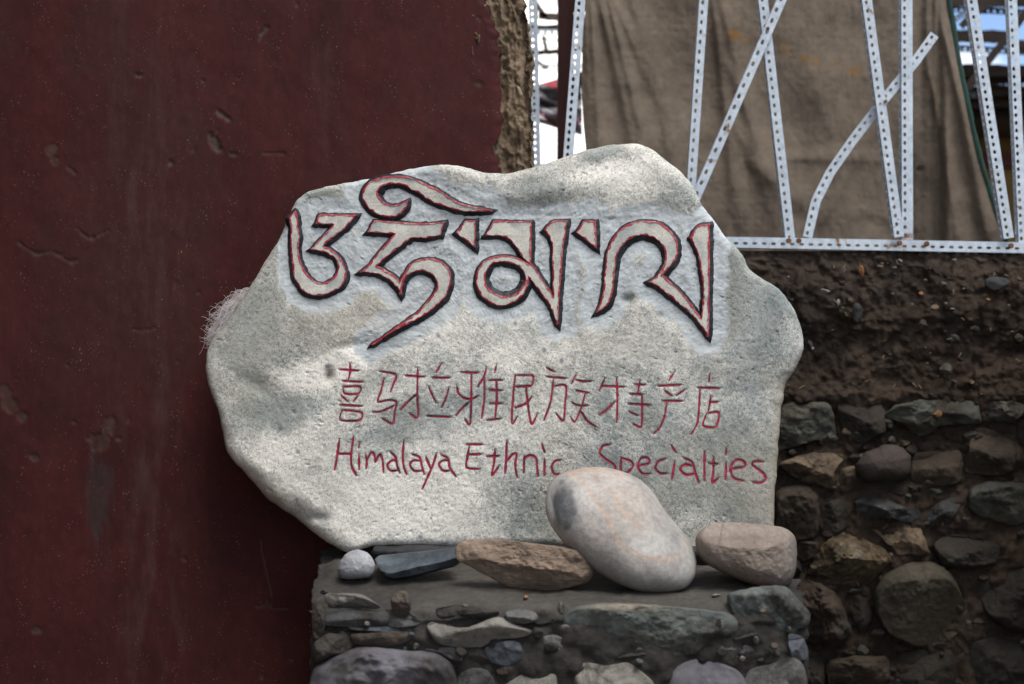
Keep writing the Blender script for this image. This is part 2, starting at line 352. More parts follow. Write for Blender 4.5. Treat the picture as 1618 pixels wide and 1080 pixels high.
LT = [
 z3([(170,625),(155,740),(135,860)],[(160,735),(260,738)],[(275,605),(258,740),(262,830),(300,900)]),
 z3([(318,655),(315,695)],[(315,740),(318,860)]),
 z3([(362,735),(374,790),(368,850)],[(374,790),(405,725),(430,745),(436,800)],[(436,800),(470,740),(492,790),(498,880)]),
 z3([(545,718),(585,760),(600,830),(622,882)],[(590,788),(560,785),(525,820),(550,862),(605,858)]),
 z3([(648,640),(640,760),(650,840),(672,892)]),
 z3([(705,738),(765,762),(785,840),(802,890)],[(765,788),(720,785),(692,815),(725,862),(785,862)]),
 z3([(810,755),(828,800),(850,850)],[(892,732),(860,830),(820,920),(785,1000)]),
 z3([(920,740),(975,770),(990,840),(1040,910)],[(980,785),(940,785),(908,815),(940,862),(990,862)]),
 z3([(1110,665),(1235,667)],[(1135,675),(1120,760),(1115,838),(1212,850)],[(1130,742),(1230,738)]),
 z3([(1325,705),(1318,800),(1302,895),(1358,825)],[(1260,755),(1355,752)]),
 z3([(1412,640),(1408,760),(1400,885)],[(1405,800),(1450,745),(1485,735),(1475,820),(1490,915)]),
 z4([(30,590),(28,690)],[(28,605),(60,585),(98,600),(105,650),(110,710)]),
 z4([(132,520),(150,570)],[(148,610),(148,705)]),
 z4([(245,612),(210,618),(190,650),(200,690),(232,697)]),
 z4([(535,520),(490,530),(468,570),(500,605),(545,635),(560,662),(530,690),(480,690)]),
 z4([(592,600),(590,670),(588,740)],[(592,600),(650,620),(662,650),(630,685),(592,690)]),
 z4([(695,645),(755,632),(750,602),(710,600),(690,650),(715,690),(765,692)]),
 z4([(855,605),(810,620),(792,660),(820,690),(860,690)]),
 z4([(885,528),(912,570)],[(905,620),(888,730)]),
 z4([(955,600),(1005,625),(1025,690),(1045,745)],[(1005,645),(960,640),(935,665),(970,700),(1025,690)]),
 z4([(1077,562),(1078,735)]),
 z4([(1130,595),(1130,680),(1122,745),(1160,715)],[(1100,632),(1158,635)]),
 z4([(1203,545),(1203,585)],[(1203,625),(1200,730)]),
 z4([(1225,665),(1310,650),(1305,620),(1260,612),(1228,660),(1245,715),(1305,735)]),
 z4([(1422,622),(1370,620),(1355,640),(1420,690),(1432,725),(1400,745),(1355,740)]),
]
SO = [(467,318),(490,302),(540,290),(575,284),(600,278),(640,268),(680,262),(705,260),(735,264),(765,272),(800,274),(830,268),(860,258),(900,245),(930,236),(960,230),(990,226),(1010,227),(1030,236),(1050,252),(1075,270),(1095,295),(1110,325),(1130,350),(1150,378),(1170,398),(1185,425),(1205,440),(1230,455),(1250,480),(1262,505),(1269,535),(1268,555),(1258,580),(1242,605),(1236,635),(1232,665),(1230,700),(1228,740),(1224,780),(1223,830),(1222,872),
      (1160,880),(1060,880),(950,874),(880,864),(800,860),(720,863),(670,861),(620,861),(590,863),(565,870),(545,871),(520,858),(500,845),(470,820),(440,800),(420,785),(390,750),(360,715),(352,680),(345,650),(330,610),(325,580),(328,555),(340,530),(360,505),(385,470),(400,445),(415,420),(430,395),(445,370),(455,345)]
SC = np.array([805.0, 560.0])
# distance of a photo point to the nearest relief letter / to the nearest incised stroke (lookup grids)
GX0, GY0, GXN, GYN = 440, 225, 800, 560
gx, gy = np.meshgrid(np.arange(GXN)+GX0, np.arange(GYN)+GY0, indexing='ij')
def stamp(points, rad):
    D = np.full((GXN, GYN), float(rad))
    for x, y in points:
        i0 = max(0, int(x-GX0-rad)); i1 = min(GXN, int(x-GX0+rad)+2); j0 = max(0, int(y-GY0-rad)); j1 = min(GYN, int(y-GY0+rad)+2)
        if i0 >= i1 or j0 >= j1: continue
        d = np.hypot(gx[i0:i1, j0:j1]-x, gy[i0:i1, j0:j1]-y); D[i0:i1, j0:j1] = np.minimum(D[i0:i1, j0:j1], d)
    return D
gl_pts = np.concatenate([resample_step(l_, 4, True) for _, ls in GC for l_ in ls])
D_gl = stamp(gl_pts, 46)
st_pts = np.concatenate([open_curve(s_, 1.5) for g in CH+LT for s_ in g])
D_st = stamp(st_pts, 6)
def look(D, px, py, far):
    x = np.clip(px-GX0, 0, GXN-1.01); y = np.clip(py-GY0, 0, GYN-1.01); i = x.astype(int); j = y.astype(int); a = x-i; b = y-j
    r = D[i, j]*(1-a)*(1-b)+D[np.minimum(i+1, GXN-1), j]*a*(1-b)+D[i, np.minimum(j+1, GYN-1)]*(1-a)*b+D[np.minimum(i+1, GXN-1), np.minimum(j+1, GYN-1)]*a*b
    inside = (px > GX0) & (px < GX0+GXN-1) & (py > GY0) & (py < GY0+GYN-1)
    return np.where(inside, r, far)
def sign_base(px, py):
    """relief of the natural face, design units towards the camera (+)"""
    z = np.zeros_like(px); p = np.stack([px, py, z], -1)
    low = fbm(p/170.0, 3, 21)*0.0055
    mid = fbm(p/38.0, 4, 25)*0.0016
    letters = smooth(560, 520, py)*smooth(330, 345, py)
    h = low*(1-0.6*letters)+mid*(1-0.75*letters)
    # dents and lumps seen in the photo
    h = h-0.0035*gauss(px, py, 432, 640, 62, 26, -20)-0.008*gauss(px, py, 520, 592, 9, 13)-0.005*gauss(px, py, 400, 605, 34, 14, 25)
    h = h+0.004*gauss(px, py, 600, 530, 120, 22, -8)+0.006*gauss(px, py, 860, 300, 120, 18, -10)-0.006*gauss(px, py, 500, 817, 20, 10)
    h = h-0.004*gauss(px, py, 993, 472, 14, 8)-0.003*gauss(px, py, 560, 545, 40, 8, -10)
    return h
def paint_mask(px, py):
    d = look(D_gl, px, py, 46)+fbm(np.stack([px/26, py/26, px*0], -1), 4, 61)*9
    m = smooth(46, 6, d)
    band = smooth(716, 740, px)*smooth(1135, 1110, px)*smooth(331, 344, py+fbm(np.stack([px/30, py*0, px*0], -1), 3, 5)*7)*smooth(380, 360, py)
    return np.maximum(m, band*.8)
NA, NR = 1500, 235
oc = closed_curve(SO, NA, 0.25)
oc = oc+np.stack([fbm(np.c_[oc/14.0, np.zeros(NA)], 4, 71), fbm(np.c_[oc/14.0, np.zeros(NA)+5], 4, 72)], -1)*1.8
dirs = oc-SC; rad = np.linalg.norm(dirs, axis=1)
rr = (np.arange(1, NR+1)/NR)**0.92
pts = SC+dirs[None]*rr[:, None, None]; px, py = pts[..., 0], pts[..., 1]
edge = (1-rr)[:, None]*rad[None]*0.93
Rr = 12+26*gauss(oc[:, 0], oc[:, 1], 440, 800, 110, 60, 40)+10*gauss(oc[:, 0], oc[:, 1], 1265, 560, 40, 130)+8*smooth(700, 900, oc[:, 0])*smooth(300, 260, oc[:, 1])-6*gauss(oc[:, 0], oc[:, 1], 490, 300, 140, 30)
Rr = Rr[None]*(1+0.25*fbm(np.stack([px, py, px*0], -1)/30, 2, 91))
q = np.clip(1-edge/Rr, 0, 1); drop = Rr*0.001*0.85*(1-np.sqrt(np.clip(1-q*q, 0, 1)))
base = sign_base(px, py)-drop
pm = paint_mask(px, py)
chis = fbm(np.stack([px/7+py/14, py/9, px*0], -1), 3, 33)*0.0013+fbm(np.stack([px/2.6, py/3.1, px*0], -1), 2, 35)*0.0006
h = base-pm*(0.0046+chis)
micro = fbm(np.stack([px/5, py/5, px*0], -1), 3, 41)*0.0007*(1-pm)
pit = np.clip(fbm(np.stack([px/9+py/21, py/9-px/17, px*0], -1), 4, 43, gain=.7)-0.40, 0, 1)*0.012*smooth(-.2, .3, fbm(np.stack([px/60, py/60, px*0], -1), 2, 46))
gro = smooth(2.6, 0.4, look(D_st, px, py, 6))*0.0024
h = h+micro-pit-gro
sign_v = P(px.ravel(), py.ravel(), -h.ravel())
# rear shell
bk = []
ob = P(oc[:, 0], oc[:, 1], np.full(NA, 0.0)); yo = -h[-1]
cx_, cz_ = ob[:, 0].mean(), ob[:, 2].mean()
for t in (0.25, 0.5, 0.75, 0.93):
    sc_ = 1+0.012*math.sin(t*math.pi)-0.05*max(0, t-0.6)
    rn = fbm(np.c_[ob[:, 0]*30, np.full(NA, t*9), ob[:, 2]*30], 3, 77)*0.004
    bk.append(np.c_[cx_+(ob[:, 0]-cx_)*(sc_-0.004)+rn*0.5, yo+(0.078-yo)*t, cz_+(ob[:, 2]-cz_)*(sc_-0.004)+rn*0.5])
for k in (0.85, 0.5, 0.1): bk.append(np.c_[cx_+(ob[:, 0]-cx_)*k, np.full(NA, 0.078), cz_+(ob[:, 2]-cz_)*k])
ctr = P(np.array([SC[0]]), np.array([SC[1]]), np.array([-h[0].mean()]))
sv = np.concatenate([sign_v]+bk+[ctr]); NT = NR+7
ia = np.arange(NT*NA).reshape(NT, NA)
fc = np.stack([ia[:-1], ia[1:], np.roll(ia[1:], -1, 1), np.roll(ia[:-1], -1, 1)], -1).reshape(-1, 4)
ci = len(sv)-1
cap = np.stack([np.full(NA//2, ci), ia[0][0::2], ia[0][1::2], np.roll(ia[0][0::2], -1)], -1)
sfaces = np.concatenate([fc, cap])
# colour patches: 'pale' lime-like crust, 'paint' blue-white ground, tint: single marks and a painted edge shadow
pale = np.full(px.shape, 0.45)
for cx, cy, rx, ry, a, ro in [(560,560,110,26,.38,-28),(470,600,60,26,.3,-20),(640,800,150,60,.42,5),(430,730,70,60,.3,30),(960,275,70,26,.32,0),(850,640,90,60,.1,0),
        (560,640,70,60,.14,0),(700,530,60,20,.25,0),(850,500,60,18,.12,0),(1010,530,110,40,.08,0),(1120,640,60,30,.16,-25),(720,720,90,40,.12,0),(790,560,60,30,.15,0),
        (440,645,70,34,-.4,-10),(385,560,46,60,-.3,0),(395,500,50,46,-.3,0),(1180,480,70,110,-.24,0),(1180,740,60,110,-.26,0),(620,680,60,30,-.22,-25),(960,650,90,50,-.1,0),
        (840,310,40,30,-.15,0),(955,240,30,9,-.5,-12),(560,300,70,12,-.3,-12),(1060,300,40,40,-.1,0),(850,810,50,40,-.22,0),(690,645,90,25,-.16,-12),(1060,760,120,60,-.14,0)]:
    pale = pale+a*1.35*gauss(px, py, cx, cy, rx, ry, ro)
tt = Tint(px.size); X, Y = px.ravel(), py.ravel()
tt.add((.10,.085,.06), .95*gauss(X, Y, 519, 592, 8, 11)); tt.add((.12,.13,.12), .9*gauss(X, Y, 993, 471, 13, 8))
tt.add((.13,.15,.15), .9*gauss(X, Y, 506, 817, 16, 7, 10)); tt.add((.17,.19,.19), .6*gauss(X, Y, 478, 812, 14, 6, 30)); tt.add((.22,.17,.13), .5*gauss(X, Y, 552, 540, 20, 6, -10))
tt.add((.25,.25,.22), .5*gauss(X, Y, 404, 606, 26, 10, 20)); tt.add((.15,.16,.16), .8*gauss(X, Y, 1044, 494, 6, 4)); tt.add((.2,.22,.33), .6*gauss(X, Y, 737, 365, 7, 8))
tt.add((.2,.22,.30), .5*gauss(X, Y, 770, 292, 5, 5)); tt.add((.22,.22,.24), .5*gauss(X, Y, 815, 302, 16, 7)); tt.add((.27,.235,.17), .75*np.clip(q.ravel()*1.3, 0, 1)*gauss(X, Y, 430, 790, 130, 70, 40))
tt.add((.30,.25,.18), .6*np.clip(q.ravel()*1.2-.1, 0, 1)*smooth(520, 640, Y)*smooth(1000, 1100, X)); tt.add((.46,.41,.34), .35*gauss(X, Y, 560, 505, 120, 26, -5))
tt.add((.40,.38,.34), .3*gauss(X, Y, 1000, 550, 150, 30, 8)); tt.add((.18,.19,.19), .7*gauss(X, Y, 805, 312, 30, 4, 18)); tt.add((.12,.13,.14), .55*gauss(X, Y, 846, 337, 70, 3.2, 1))  # last one: shadow at the recessed band's upper edge, painted as a line
tt.add((.14,.15,.16), .5*gauss(X, Y, 980, 343, 60, 3.0, -3)); tt.add((.12,.13,.14), .5*gauss(X, Y, 730, 303, 50, 5, 25))  # first one: that painted edge shadow continued to the right
pad = len(sv)-px.size
A_ = lambda a, f=0.0: np.r_[np.asarray(a).ravel(), np.full(pad, f)]
ms, t, b, col, (N, noise, ramp, mix, l) = mat('sign_stone', (0.185, 0.214, 0.207), (0.325, 0.350, 0.335), 9, rough=0.88, bump=0.22, bscale=120, bdist=0.0035, spec=0.25)
def att(n): return N('ShaderNodeAttribute', attribute_name=n)
def math_(op, a, c, cl=False):
    x = N('ShaderNodeMath', operation=op, use_clamp=cl)
    for s_, i in ((a, 0), (c, 1)):
        if isinstance(s_, (int, float)): x.inputs[i].default_value = s_
        else: l(s_, x.inputs[i])
    return x.outputs[0]
# grey-green matrix with warm and cool drift
warm = ramp(noise(2.1, 4, .6, .5).outputs[0], .42, .66); col = mix(math_('MULTIPLY', warm.outputs[0], .5), col, (.42, .37, .285))
# pale crust: blotches plus a net of fine fibres
nb = noise(6.5, 10, .7, .8); nf = noise(40, 8, .75, 1.6); ridg = math_('ABSOLUTE', math_('SUBTRACT', nf.outputs[0], .5), 0)
fib = ramp(ridg, .0, .055, (1, 1, 1, 1), (0, 0, 0, 1))
pf_ = math_('ADD', math_('ADD', att('pale').outputs['Fac'], math_('MULTIPLY', math_('SUBTRACT', nb.outputs[0], .5), 1.35)), math_('MULTIPLY', math_('SUBTRACT', fib.outputs[0], .4), .26))
pr_ = ramp(pf_, .30, .80); col = mix(math_('MULTIPLY', pr_.outputs[0], .92), col, (.86, .82, .735))
fib2 = ramp(math_('ABSOLUTE', math_('SUBTRACT', noise(26, 7, .7, 2.2).outputs[0], .5), 0), .0, .03, (1, 1, 1, 1), (0, 0, 0, 1))
col = mix(math_('MULTIPLY', fib2.outputs[0], math_('ADD', math_('MULTIPLY', pr_.outputs[0], .5), .15)), col, (.84, .82, .78))
# mineral grains
gr = ramp(noise(230, 3, .6).outputs[0], .36, .47, (.42, .43, .44, 1), (1, 1, 1, 1)); col = mix(.8, col, gr.outputs[0], 'MULTIPLY')
gd = ramp(noise(60, 6, .75).outputs[0], .29, .40, (.28, .29, .31, 1), (1, 1, 1, 1)); col = mix(.85, col, gd.outputs[0], 'MULTIPLY')
vo = N('ShaderNodeTexVoronoi'); vo.inputs['Scale'].default_value = 24; tcx = N('ShaderNodeTexCoord'); l(tcx.outputs['Object'], vo.inputs[0])
sel = math_('MULTIPLY', math_('LESS_THAN', vo.outputs['Distance'], .16), math_('GREATER_THAN', N('ShaderNodeSeparateColor').outputs[0], -1))
sp = t.nodes[-1]
sepc = [n for n in t.nodes if n.bl_idname == 'ShaderNodeSeparateColor'][0]; l(vo.outputs['Color'], sepc.inputs[0])
sel = math_('MULTIPLY', ramp(vo.outputs['Distance'], .10, .2, (1, 1, 1, 1), (0, 0, 0, 1)).outputs[0], math_('GREATER_THAN', sepc.outputs[0], .78))
col = mix(math_('MULTIPLY', sel, .7), col, (.17, .17, .22))
# painted ground round the relief letters: brushed blue-white over chiselled stone
mpb = N('ShaderNodeMapping'); mpb.inputs['Scale'].default_value = (1, 1, 2.6); mpb.inputs['Rotation'].default_value = (0, .5, 0); l(tcx.outputs['Object'], mpb.inputs[0])
bn_ = N('ShaderNodeTexNoise'); bn_.inputs['Scale'].default_value = 30; bn_.inputs['Detail'].default_value = 8; bn_.inputs['Roughness'].default_value = .7; bn_.inputs['Distortion'].default_value = .7; l(mpb.outputs[0], bn_.inputs[0])
pc = ramp(bn_.outputs[0], .34, .64, (.36, .395, .40, 1), (.55, .59, .605, 1))
pth = ramp(math_('ADD', att('paint').outputs['Fac'], math_('MULTIPLY', math_('SUBTRACT', noise(14, 8, .7, .6).outputs[0], .5), 1.3)), .30, .52)
worn = ramp(noise(17, 8, .72).outputs[0], .33, .45, (.35, .35, .35, 1), (1, 1, 1, 1))
col = mix(math_('MULTIPLY', pth.outputs[0], worn.outputs[0], True), col, pc.outputs[0])
dk = ramp(bn_.outputs[0], .30, .40, (1, 1, 1, 1), (0, 0, 0, 1)); n9 = ramp(noise(9, 4).outputs[0], .45, .6)
col = mix(math_('MULTIPLY', math_('MULTIPLY', dk.outputs[0], n9.outputs[0]), math_('MULTIPLY', att('paint').outputs['Fac'], .7)), col, (.12, .125, .13))
ti = att('tint'); tn_ = ramp(noise(45, 6, .7).outputs[0], .32, .52)
col = mix(math_('MULTIPLY', ti.outputs['Alpha'], math_('ADD', math_('MULTIPLY', tn_.outputs[0], .55), .45), True), col, ti.outputs['Color'])
l(col, b.inputs['Base Color'])

SIGN_BASE = Pt(815, 872, 0.035)
sign = empty('carved_stone_sign', SIGN_BASE, 'large pale grey-green stone slab carved with black and red Tibetan letters and red writing', 'stone sign')
sign['_o'] = list(SIGN_BASE)
slab = obj('slab', W(sv), sfaces, ms, sign, attrs={'pale': A_(pale, .4), 'paint': A_(pm)}, tint=np.r_[tt.get(), np.tile([.3, .3, .28, 0], (pad, 1))])
m_red = M_('red_paint', (.27, .020, .035), (.40, .035, .055), 60, rough=.6, bump=.25, bscale=200, bdist=.002, c3=(.40, .26, .24), c3s=70)
m_red2 = M_('red_line_paint', (.29, .02, .048), (.40, .035, .07), 50, rough=.7, bump=.2, bscale=200, bdist=.002, c3=(.10, .03, .05), c3s=30)
m_blk = M_('black_paint', (.010, .011, .015), (.022, .024, .030), 40, rough=.55, bump=.3, bscale=160, bdist=.002, c3=(.05, .055, .06), c3s=50)
m_face = M_('letter_face_stone', (.44, .43, .375), (.62, .60, .535), 22, rough=.85, bump=.35, bscale=150, bdist=.002, c3=(.30, .33, .33), c3s=12, speck=(.16, .17, .18), speck_s=180, speck_t=.16)
def normals(q):
    a = q-np.roll(q, 1, 0); b_ = np.roll(q, -1, 0)-q
    na = np.stack([a[:, 1], -a[:, 0]], -1); nb_ = np.stack([b_[:, 1], -b_[:, 0]], -1)
    na /= np.linalg.norm(na, axis=1)[:, None]+1e-9; nb_ /= np.linalg.norm(nb_, axis=1)[:, None]+1e-9
    n = na+nb_; n /= np.linalg.norm(n, axis=1)[:, None]+1e-9
    k = 1/np.clip((n*na).sum(1), .45, 1); return n, k
FY = 0.0010   # letters stand this far in front of the natural face; the ground round them lies 7 units lower
def lifty(p, d): return -(sign_base(p[:, 0], p[:, 1])*1.0)-d
for nm, loops in GC:
    flat = [[Vector((x, -y, 0)) for x, y in lp] for lp in loops]
    tris = tessellate_polygon(flat); allp = np.concatenate(loops)
    v = W(P(allp[:, 0], allp[:, 1], lifty(allp, FY)))
    letter = obj(nm, v, [tuple(t_) for t_ in tris], m_face, sign, smooth_=False); LO = ORG[letter.name]
    letter['_o'] = list(LO)
    rv, rf, bv, bf = [], [], [], []; ro = bo = 0
    for lp in loops:
        n_, k = normals(lp); m = len(lp)       # n_ points out of the painted area
        wj = 2.3+fbm(np.c_[lp/6.0, np.zeros(m)], 3, 8)*2.4
        a_ = lp+n_*0.15; c_ = lp-n_*(wj*np.clip(k, 1, 1.5))[:, None]
        ring = [P(a_[:, 0], a_[:, 1], lifty(a_, FY-.0004)), P(a_[:, 0], a_[:, 1], lifty(a_, FY+.0007)), P(c_[:, 0], c_[:, 1], lifty(c_, FY+.0006))]
        rv += ring; i = np.arange(3*m).reshape(3, m)+ro; ro += 3*m
        rf.append(np.stack([i[:-1], i[1:], np.roll(i[1:], -1, 1), np.roll(i[:-1], -1, 1)], -1).reshape(-1, 4))
        # carved wall: slopes down and outwards, wider below the stroke (n_y > 0 is down in the photo)
        up = n_[:, 1]
        wd = 1.6+3.6*smooth(-.8, .9, up)+1.8*smooth(.1, 1, n_[:, 0])+fbm(np.c_[lp/8.0, np.zeros(m)+3], 3, 12)*1.2
        if len(loops) > 1 and lp is loops[1]: wd = wd*0+7.0+fbm(np.c_[lp/8.0, np.zeros(m)+3], 3, 12)*2
        if nm == 'tibetan_vowel': wd = wd+4.5*gauss(lp[:, 0], lp[:, 1], 607, 303, 22, 11)
        if lp.shape == GC[-1][1][0].shape and abs(lp[0, 0]-GC[-1][1][0][0, 0]) < .01: wd = wd+3.5*gauss(lp[:, 0], lp[:, 1], 1015, 395, 40, 42)*smooth(1, 0, (np.hypot(lp[:,0]-1015, lp[:,1]-405)-42)/10)
        wd = wd+.8; k2 = np.clip(k, 1, 1.7); e1 = lp+n_*(wd*k2)[:, None]; e2 = lp+n_*((wd+1.0)*k2)[:, None]
        ring = [P(lp[:, 0], lp[:, 1], lifty(lp, FY-.0002)), P(e1[:, 0], e1[:, 1], lifty(e1, -.0028)), P(e2[:, 0], e2[:, 1], lifty(e2, -.009))]
        bv += ring; i = np.arange(3*m).reshape(3, m)+bo; bo += 3*m
        bf.append(np.stack([i[:-1], i[1:], np.roll(i[1:], -1, 1), np.roll(i[:-1], -1, 1)], -1).reshape(-1, 4))
    def sub(name, vv, ff, m_):
        o = obj(name, W(np.concatenate(vv)), np.concatenate(ff), m_, None, base=LO); o.location = LO-SIGN_BASE*0
        return o
    r_o = obj('red_outline', W(np.concatenate(rv)), np.concatenate(rf), m_red, letter)
    b_o = obj('black_edge', W(np.concatenate(bv)), np.concatenate(bf), m_blk, letter)
    for o_ in (letter,): o_.location = (0, 0, 0)
def stroke_obj(nm, strokes, wpx):
    vs, fs, o0 = [], [], 0
    for s_ in strokes:
        c = open_curve(s_, 1.6); n = len(c); tg = np.gradient(c, axis=0); tg /= np.linalg.norm(tg, axis=1)[:, None]+1e-9
        nn = np.stack([tg[:, 1], -tg[:, 0]], -1); u = np.linspace(0, 1, n); ln = n*1.6
        tap = np.minimum(1, .35+np.minimum(u, 1-u)*ln/9.0)
        wj = wpx*tap*(1+.5*fbm(np.c_[c/7.0, np.zeros(n)], 3, 18))
        hb = lambda p, d: -(sign_base(p[:, 0], p[:, 1]) - edge_drop(p) + fbm(np.stack([p[:, 0]/5, p[:, 1]/5, p[:, 0]*0], -1), 3, 41)*0.0007)+d
        for off, d in ((-.5, -.0002), (-.18, .0009), (.18, .0009), (.5, -.0002)):
            p = c+nn*(wj*off)[:, None]; vs.append(P(p[:, 0], p[:, 1], hb(p, d)))
        i = np.arange(4*n).reshape(4, n)+o0; o0 += 4*n
        fs.append(np.stack([i[:-1, :-1], i[1:, :-1], i[1:, 1:], i[:-1, 1:]], -1).reshape(-1, 4))
    return obj(nm, W(np.concatenate(vs)), np.concatenate(fs), m_red2, sign)
def edge_drop(p): return np.zeros(len(p))
for g in CH: stroke_obj('chinese_character', g, 2.7)
for g in LT: stroke_obj('latin_letter', g, 3.3)
# ================================================================ red plastered wall
WY = 0.145
m_plaster = M_('red_limewash_plaster', (.032, .0056, .0052), (.054, .0096, .0086), 5, rough=.82, bump=.22, bscale=45, bdist=.004, c3=(.044, .013, .0115), c3s=1.6,
               speck=(.18, .135, .11), speck_s=150, speck_t=.105, tint=True, spec=.25, stretch=(1, 1, .55))
m_mudcore = M_('mud_brick_core', (.115, .080, .050), (.23, .168, .112), 14, rough=.95, bump=.9, bscale=70, bdist=.008, c3=(.065, .045, .029), c3s=9, speck=(.32, .26, .19), speck_s=110, speck_t=.1)
def nonuni(parts):
    o = []
    for a, b_, s_ in parts: o.append(np.arange(a, b_, s_))
    return np.unique(np.concatenate(o+[[parts[-1][1]]]))
us = nonuni([(-1400, -60, 60), (-60, 770, 2.6)]); nu_edge = 8
vs_ = nonuni([(-640, -30, 40), (-30, 1110, 2.9), (1110, 1580, 40)])
red_base = W(np.array([-.35, WY, 0.0])); red_base[2] = 0
red = empty('red_wall', red_base, 'dark red limewashed plaster wall with chips, its broken end baring brown mud brick', 'wall')
EDGE = np.array([(-640, 770), (0, 767), (16, 774), (30, 775), (52, 788), (82, 790), (95, 792), (122, 789), (152, 792), (190, 794), (215, 785), (231, 778), (256, 789), (275, 790), (400, 785), (1580, 792)], float)
U = np.concatenate([us, [779]*0]); nU = len(U); 
uu, vv = np.meshgrid(U, vs_, indexing='ij')
ed = np.interp(vv, EDGE[:, 0], EDGE[:, 1])+fbm(np.stack([uu*0, vv/9, uu*0], -1), 4, 5)*6
uu = np.where(uu > 700, 700+(uu-700)*(ed-700)/(U[-1]-700), uu)
p3 = np.stack([uu, vv, uu*0], -1)
dep = fbm(p3/120, 3, 2)*.0028+fbm(p3/22, 4, 3)*.0006
tw = Tint(uu.size); X, Y = uu.ravel(), vv.ravel(); chip = np.zeros(X.shape)
wob = fbm(np.stack([X/9, Y/9, X*0], -1), 4, 44)*.55
for cx, cy, rx, ry, ro, dp in [(349,180,11,6,30,1),(360,188,7,5,40,1),(338,224,15,9,55,1),(345,236,10,6,10,1),(369,243,10,4,0,.9),(331,215,5,8,20,.8),(270,257,5,5,0,.8),(305,238,4,6,30,.5),(418,48,12,4,-55,1),(411,60,3,8,20,.5),
        (445,243,7,2.4,-8,.8),(424,243,9,1.6,0,.6),(220,119,7,4,0,.7),(321,128,3,4,0,.7),(469,6,4,6,0,.6),(757,29,4,5,0,.6),(757,132,7,5,0,.6),(376,124,4,2,0,.5),
        (80,236,11,13,40,.45),(88,255,8,9,0,.45),(114,269,12,4,35,.5),(60,400,13,4,0,.7),(33,385,7,3,50,.6),(95,402,12,2.5,10,.6),(116,413,8,4,-20,.7),(132,370,10,2.5,25,.6),(146,376,8,5,0,.7),(162,368,10,2.2,-20,.5),(124,362,5,2,40,.5),
        (277,450,4,10,10,.45),(314,463,3,3,0,1),(17,640,18,16,30,.5),(6,618,14,12,0,.5),(35,658,9,9,0,.5),(55,722,10,7,10,.6),(58,996,10,7,0,.6),(107,577,6,3,20,.4),(117,667,5,3,0,.5),(292,884,6,4,30,.6),(423,957,12,3.5,0,.6),(422,951,3,6,0,.6),
        (172,672,13,22,15,.6),(156,700,22,20,10,.55),(187,693,6,4,0,.8),(203,664,4,8,0,.6),(460,1043,6,4,0,.6),(412,1070,6,5,0,.6),(280,572,3,3,0,.7)]:
    g = gauss(X, Y, cx, cy, rx, ry, ro); m = smooth(.45, .62, g+wob*.6); chip = np.maximum(chip, m*dp)
for pl in [[(30,385),(45,395),(60,400),(85,398),(108,412),(122,412)],[(128,368),(140,376),(152,374),(172,364)],[(415,243),(432,244),(448,242)],[(405,958),(425,960),(455,962)],[(345,205),(338,222),(335,235)],[(430,940),(414,870),(412,855)],[(210,520),(225,522),(245,519)]]:
    dd = poly_dist(X[(X > -60)], Y[(X > -60)], open_curve([(a+rng.uniform(-1, 1), c+rng.uniform(-1, 1)) for a, c in pl], 2), 2)
    chip[X > -60] = np.maximum(chip[X > -60], .75*smooth(2.2, .6, dd))
scar = smooth(.35, .8, gauss(X, Y, 160, 770, 27, 100, 3)+fbm(np.stack([X/7, Y/40, X*0], -1), 4, 48)*.5)
tw.add((.034, .024, .024), .75*scar)
tw.add((.074, .040, .034), .62*np.clip(gauss(X, Y, 225, 430, 60, 420)+.7*gauss(X, Y, 250, 1000, 60, 260)+.5*gauss(X, Y, 520, 80, 30, 260), 0, 1)*smooth(-.15, .5, fbm(np.stack([X/16, Y/110, X*0], -1), 5, 49, gain=.65)))
tw.add((.066, .048, .036), .95*chip)
dep = dep+(chip*.0028).reshape(dep.shape)*(1+.4*fbm(p3/5, 3, 9))+(scar*.001).reshape(dep.shape)
lipn = smooth(14, 0, ed-uu)*.003
v = P(uu.ravel(), vv.ravel(), (WY+dep+lipn).ravel())
# the broken edge of the plaster has thickness
ev = P(uu[-1], vv[-1], WY+dep[-1]+.020); nv_ = len(v)
F = grid_faces(*uu.shape); i0 = (len(U)-1)*len(vs_)+np.arange(len(vs_)); i1 = nv_+np.arange(len(vs_))
F = np.concatenate([F, np.stack([i0[:-1], i1[:-1], i1[1:], i0[1:]], -1)])
tn = np.r_[tw.get(), np.tile([.12, .085, .06, .9], (len(vs_), 1))]
# cells are thinned outside the frame already (non-uniform spacing)
Vw = W(np.r_[v, ev]); Vw[:, 2] = np.maximum(Vw[:, 2], .001)
obj('plaster', Vw, F, m_plaster, red, tint=tn)
# earth core
path = [(-1.0, 700, .020), ]
zs = nonuni([(-640, -20, 30), (-20, 300, 2.2), (300, 1300, 22)])
ss = np.concatenate([np.linspace(0, 1, 8)[:-1]*.0+np.linspace(560, 740, 7), np.arange(745, 842, 2.2)]); nb_ = 22
bx = []
for s_ in ss: bx.append((s_, WY+.019+.0*s_))
for k in range(1, nb_): bx.append((None, WY+.022+(k/nb_)**1.6*.75))
xs_edge = lambda z: np.interp(z, [-640, -10, 5, 30, 82, 165, 262, 1300], [815, 817, 822, 832, 835, 835, 840, 850])
VV = []
for (s_, y_) in bx:
    xe = xs_edge(zs)
    if s_ is None:
        x = P(xe, zs, np.full(len(zs), WY+.02)); x[:, 1] = y_; 
    else:
        a = np.minimum(s_+(xe-842)*smooth(745, 842, s_), xe); x = P(a, zs, np.full(len(zs), y_)); x[:, 1] += .02*smooth(818, 842, s_)
    VV.append(x)
VV = np.stack(VV); q3 = VV*1.0
